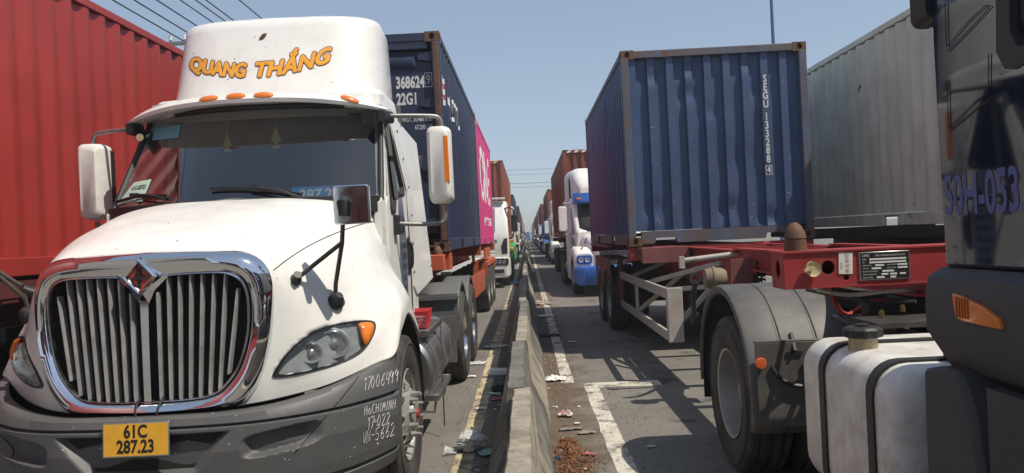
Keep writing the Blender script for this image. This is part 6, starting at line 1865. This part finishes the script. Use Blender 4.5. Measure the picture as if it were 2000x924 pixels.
for i in range(5):
    a = i * 1.3
    MB().grid([[(.06 * math.cos(a) + u * .045 - .01, -.05 + .05 * math.sin(a) + v * .03, .09 + .03 * math.sin(i * 2) + .01 * u * v) for u in (-1, 0, 1)] for v in (-1, 0, 1)]).build('wrapper', mat('wrap_%d' % i, ((.05, .22, .16), (.6, .6, .58), (.08, .25, .2), (.3, .33, .3), (.5, .5, .46))[i], .5), bg)
mb = MB().grid([[(-.10 - .035 * i, -.05 + .03 * j * (1 + i * .3), .02 + .008 * math.sin(i * 2 + j)) for j in range(-2, 3)] for i in range(4)])
mb.build('tail', M['film'], bg, smooth=60)
crumple('snack_wrapper', 'flat green and white wrapper lying right beside the stuffed plastic bag', 'wrapper', 952, 884, .17, .14, .02, mat('wrap_green', (.22, .42, .38), .45, var=.5, scale=25), 4, .5)
# foam tray
c = on(974, 732, Z=0)
ft = MB(); rg = []
for s, z in ((.80, .045), (.80, .05), (.92, .028), (1.0, .008), (1.03, .004), (1.03, .0), (.98, .004), (.90, .022), (.78, .042), (.3, .042), (.02, .042)):
    rg.append([(x * s, y * s, z) for x, y in rrect(.13, -.10, .10, .03)])
ft.loft(rg)
o = ft.build('foam_tray', M['white_plain'], smooth=40); o.location = (c.x - .0, c.y + .1, 0.002); o.rotation_euler = (.05, .08, .12)
tag(o, 'white foam food tray lying upside down on the yellow line by the barrier', 'tray', 'litter on the road')
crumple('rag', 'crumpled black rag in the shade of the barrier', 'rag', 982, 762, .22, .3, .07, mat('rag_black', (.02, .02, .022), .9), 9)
crumple('paper_scrap', 'grey paper scrap in the barrier shade just below the black rag', 'paper', 968, 768, .12, .12, .01, M['white_old'], 12)
crumple('snack_wrapper', 'small pink wrapper in the barrier shade', 'wrapper', 972, 780, .13, .07, .015, mat('wrap_pink', (.55, .06, .16), .5, var=.3, scale=30), 14, .4)
crumple('snack_wrapper', 'tiny green wrapper in the barrier shade below the pink one', 'wrapper', 978, 792, .07, .06, .015, mat('wrap_green_s', (.06, .3, .10), .5), 15)
crumple('paper_scrap', 'white paper strip on the yellow line behind the plastic bag', 'paper', 940, 798, .12, .06, .012, M['white_old'], 17)
crumple('plastic_sheet', 'clear plastic sheet on the asphalt beside the rear drive wheels', 'plastic', 928, 710, .28, .2, .03, M['film'], 18)
crumple('paper_scrap', 'white paper strip by the foremost drive wheel', 'paper', 914, 736, .20, .07, .02, M['white_plain'], 19)
crumple('plastic_sheet', 'crumpled grey plastic sheet on the yellow line past the foam tray', 'plastic', 962, 678, .26, .2, .03, M['white_old'], 20)
crumple('paper_scrap', 'pale scrap against the foot of the barrier past the grey sheet', 'paper', 985, 676, .12, .14, .02, M['white_old'], 21)
crumple('plastic_bag', 'bright blue plastic bag on the asphalt by the white cab-over', 'bag', 1002, 555, .55, .5, .10, mat('bag_blue', (.12, .34, .55), .4, var=.3, scale=12), 22)
crumple('plastic_bag', 'crumpled white plastic bag in the dirt right of the barrier', 'bag', 1083, 742, .26, .16, .06, M['white_plain'], 23, .1)
crumple('snack_wrapper', 'red and white snack wrapper standing up in the dirt right of the barrier', 'wrapper', 1104, 812, .13, .09, .06, mat('wrap_redwhite', (.58, .30, .26), .5, var=.7, scale=16, dirt=.9, dirtcol=(.62, .6, .57), dlo=.45, dhi=.5), 24, -.2)
crumple('paper_scrap', 'small white scrap right of the red and white wrapper', 'paper', 1127, 827, .05, .03, .012, M['white_plain'], 25)
crumple('cardboard_piece', 'flattened grey cardboard at the barrier foot below the red and white wrapper', 'cardboard', 1115, 838, .18, .06, .02, mat('card_grey', (.20, .19, .17), .9), 26, .0)
crumple('cardboard_piece', 'brown torn cardboard lying by the white road line', 'cardboard', 1146, 846, .15, .05, .025, mat('card_brown', (.30, .25, .19), .9), 27, .1)
crumple('snack_wrapper', 'red wrapper beside the heap of dry leaves', 'wrapper', 1150, 888, .11, .045, .025, mat('wrap_red', (.45, .07, .05), .45, var=.5, scale=20, dirt=.7, dirtcol=(.4, .38, .36)), 28, -.35)
crumple('snack_wrapper', 'tiny blue wrapper on the heap of dry leaves', 'wrapper', 1090, 900, .04, .04, .05, mat('wrap_blue', (.08, .12, .25), .5), 29)
crumple('paper_scrap', 'white scrap on the shaded asphalt right of the dashed white line', 'paper', 1272, 872, .06, .025, .01, M['white_plain'], 30)
crumple('paper_scrap', 'white scrap in the container shade, right of the barrier', 'paper', 1118, 668, .13, .10, .02, M['white_old'], 31)
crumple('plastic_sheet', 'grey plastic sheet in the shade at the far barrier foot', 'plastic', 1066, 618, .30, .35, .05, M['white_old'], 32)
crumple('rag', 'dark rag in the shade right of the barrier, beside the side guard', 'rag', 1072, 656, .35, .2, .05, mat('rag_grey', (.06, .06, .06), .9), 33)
crumple('plastic_bag', 'pile of torn dirty plastic bags on the sunlit patch by the sleeper tractor', 'bag', 1058, 592, .35, .9, .08, mat('bag_mixed', (.30, .26, .23), .7, var=.6, scale=9), 34)
crumple('plastic_sheet', 'pale plastic on the asphalt far along the barrier, before the third row', 'plastic', 1043, 530, .4, .9, .1, M['white_old'], 35)
# heap of dry leaves and scattered grit: nobody could count these
M['leaf'] = mat('dry_leaves', (.24, .105, .045), .85, var=.6, scale=60)
M['grit'] = mat('grit', (.16, .13, .10), .9, var=.6, scale=40)
lf = MB()
def leaf(x, y, z, s):
    a, b, c_ = rnd.uniform(0, 2 * PI), rnd.uniform(-.7, .7), rnd.uniform(-.6, .6)
    R_ = Matrix.Rotation(a, 3, 'Z') @ Matrix.Rotation(b, 3, 'X') @ Matrix.Rotation(c_, 3, 'Y')
    q = [R_ @ Vector(p) * s + Vector((x, y, z)) for p in ((-1, 0, 0), (-.2, -.32, .1), (1, 0, .15), (-.2, .32, .1), (0, 0, -.12))]
    lf.add([(p.x, p.y, max(.006, p.z)) for p in q], [(0, 1, 4), (1, 2, 4), (2, 3, 4), (3, 0, 4)])
for i in range(3200):
    y = rnd.uniform(3.6, 6.15); wd = .10 * (1 - max(0, y - 5.6) / .6)
    x = .235 + rnd.gauss(0, 1) * max(.02, wd)
    if x < .12: continue
    hgt = .075 * math.exp(-((x - .23) / .10) ** 2) * (1 - max(0, min(1, (y - 5.5) / .7)))
    leaf(x, y, .008 + rnd.random() * hgt, rnd.uniform(.008, .021))
for i in range(900):
    y = rnd.uniform(4, 24); x = rnd.choice([.18 + abs(rnd.gauss(0, .14)), .17 + rnd.random() * .25])
    leaf(x, y, .01, rnd.uniform(.006, .02))
for i in range(260):
    leaf(rnd.uniform(-.75, -.34), rnd.uniform(5, 22), .01, rnd.uniform(.006, .02))
pb_ = MB()
for i in range(170):
    x = rnd.choice([.15 + abs(rnd.gauss(0, .10)), -.36 - abs(rnd.gauss(0, .10))]); y = 4 + 26 * rnd.random(); s_ = rnd.uniform(.006, .022)
    a = rnd.random() * 6
    pb_.add([(x + s_ * math.cos(a + t) * (1 if k % 2 else .6), y + s_ * math.sin(a + t), .006 + (.012 * rnd.random())) for k, t in enumerate((0, 1.5, 3.0, 4.6))], [(0, 1, 2, 3)])
tag(pb_.build('paper_bits', M['white_old']), 'tiny torn paper bits strewn along both feet of the barrier', 'paper bits', None, 'stuff')
tag(lf.build('dry_leaves', M['leaf']), 'brown dry leaves heaped and strewn along the foot of the barrier', 'leaves', None, 'stuff')
gr_ = MB()
for i in range(2600):
    x = rnd.choice([.14 + abs(rnd.gauss(0, .25)), rnd.uniform(.4, 1.5), rnd.uniform(-.8, -.33)]); y = 3.4 + 14 * rnd.random() ** 1.6; s = rnd.uniform(.002, .008) * (1 + y * .05)
    p = [Vector((rnd.uniform(-1, 1), rnd.uniform(-1, 1), 0)).normalized() * s for _ in range(2)]
    a = rnd.random() * 6
    q = [(x + s * math.cos(a + t), y + s * math.sin(a + t), .004) for t in (0, 2.1, 4.2)] + [(x, y, .004 + s * .9)]
    gr_.add(q, [(0, 1, 3), (1, 2, 3), (2, 0, 3)])
tag(gr_.build('scattered_grit', M['grit']), 'small stones and specks scattered over the road beside the barrier', 'grit', None, 'stuff')

# ------------------------------------------------------------------ haze: far trucks fade a little
HAZE = 0.0022
hm = bpy.data.materials.new('haze'); hm.use_nodes = True
hn = hm.node_tree
hn.nodes.remove(hn.nodes['Principled BSDF'])
pv = hn.nodes.new('ShaderNodeVolumePrincipled')
pv.inputs['Color'].default_value = (.86, .90, .95, 1)
pv.inputs['Density'].default_value = HAZE
pv.inputs['Anisotropy'].default_value = 0.2
hn.links.new(pv.outputs[0], hn.nodes['Material Output'].inputs['Volume'])
hz = MB().box((0, 150, 5.2), (120, 400, 12.8)).build('haze', hm)
tag(hz, 'thin pale haze over the road', 'haze', None, 'stuff')
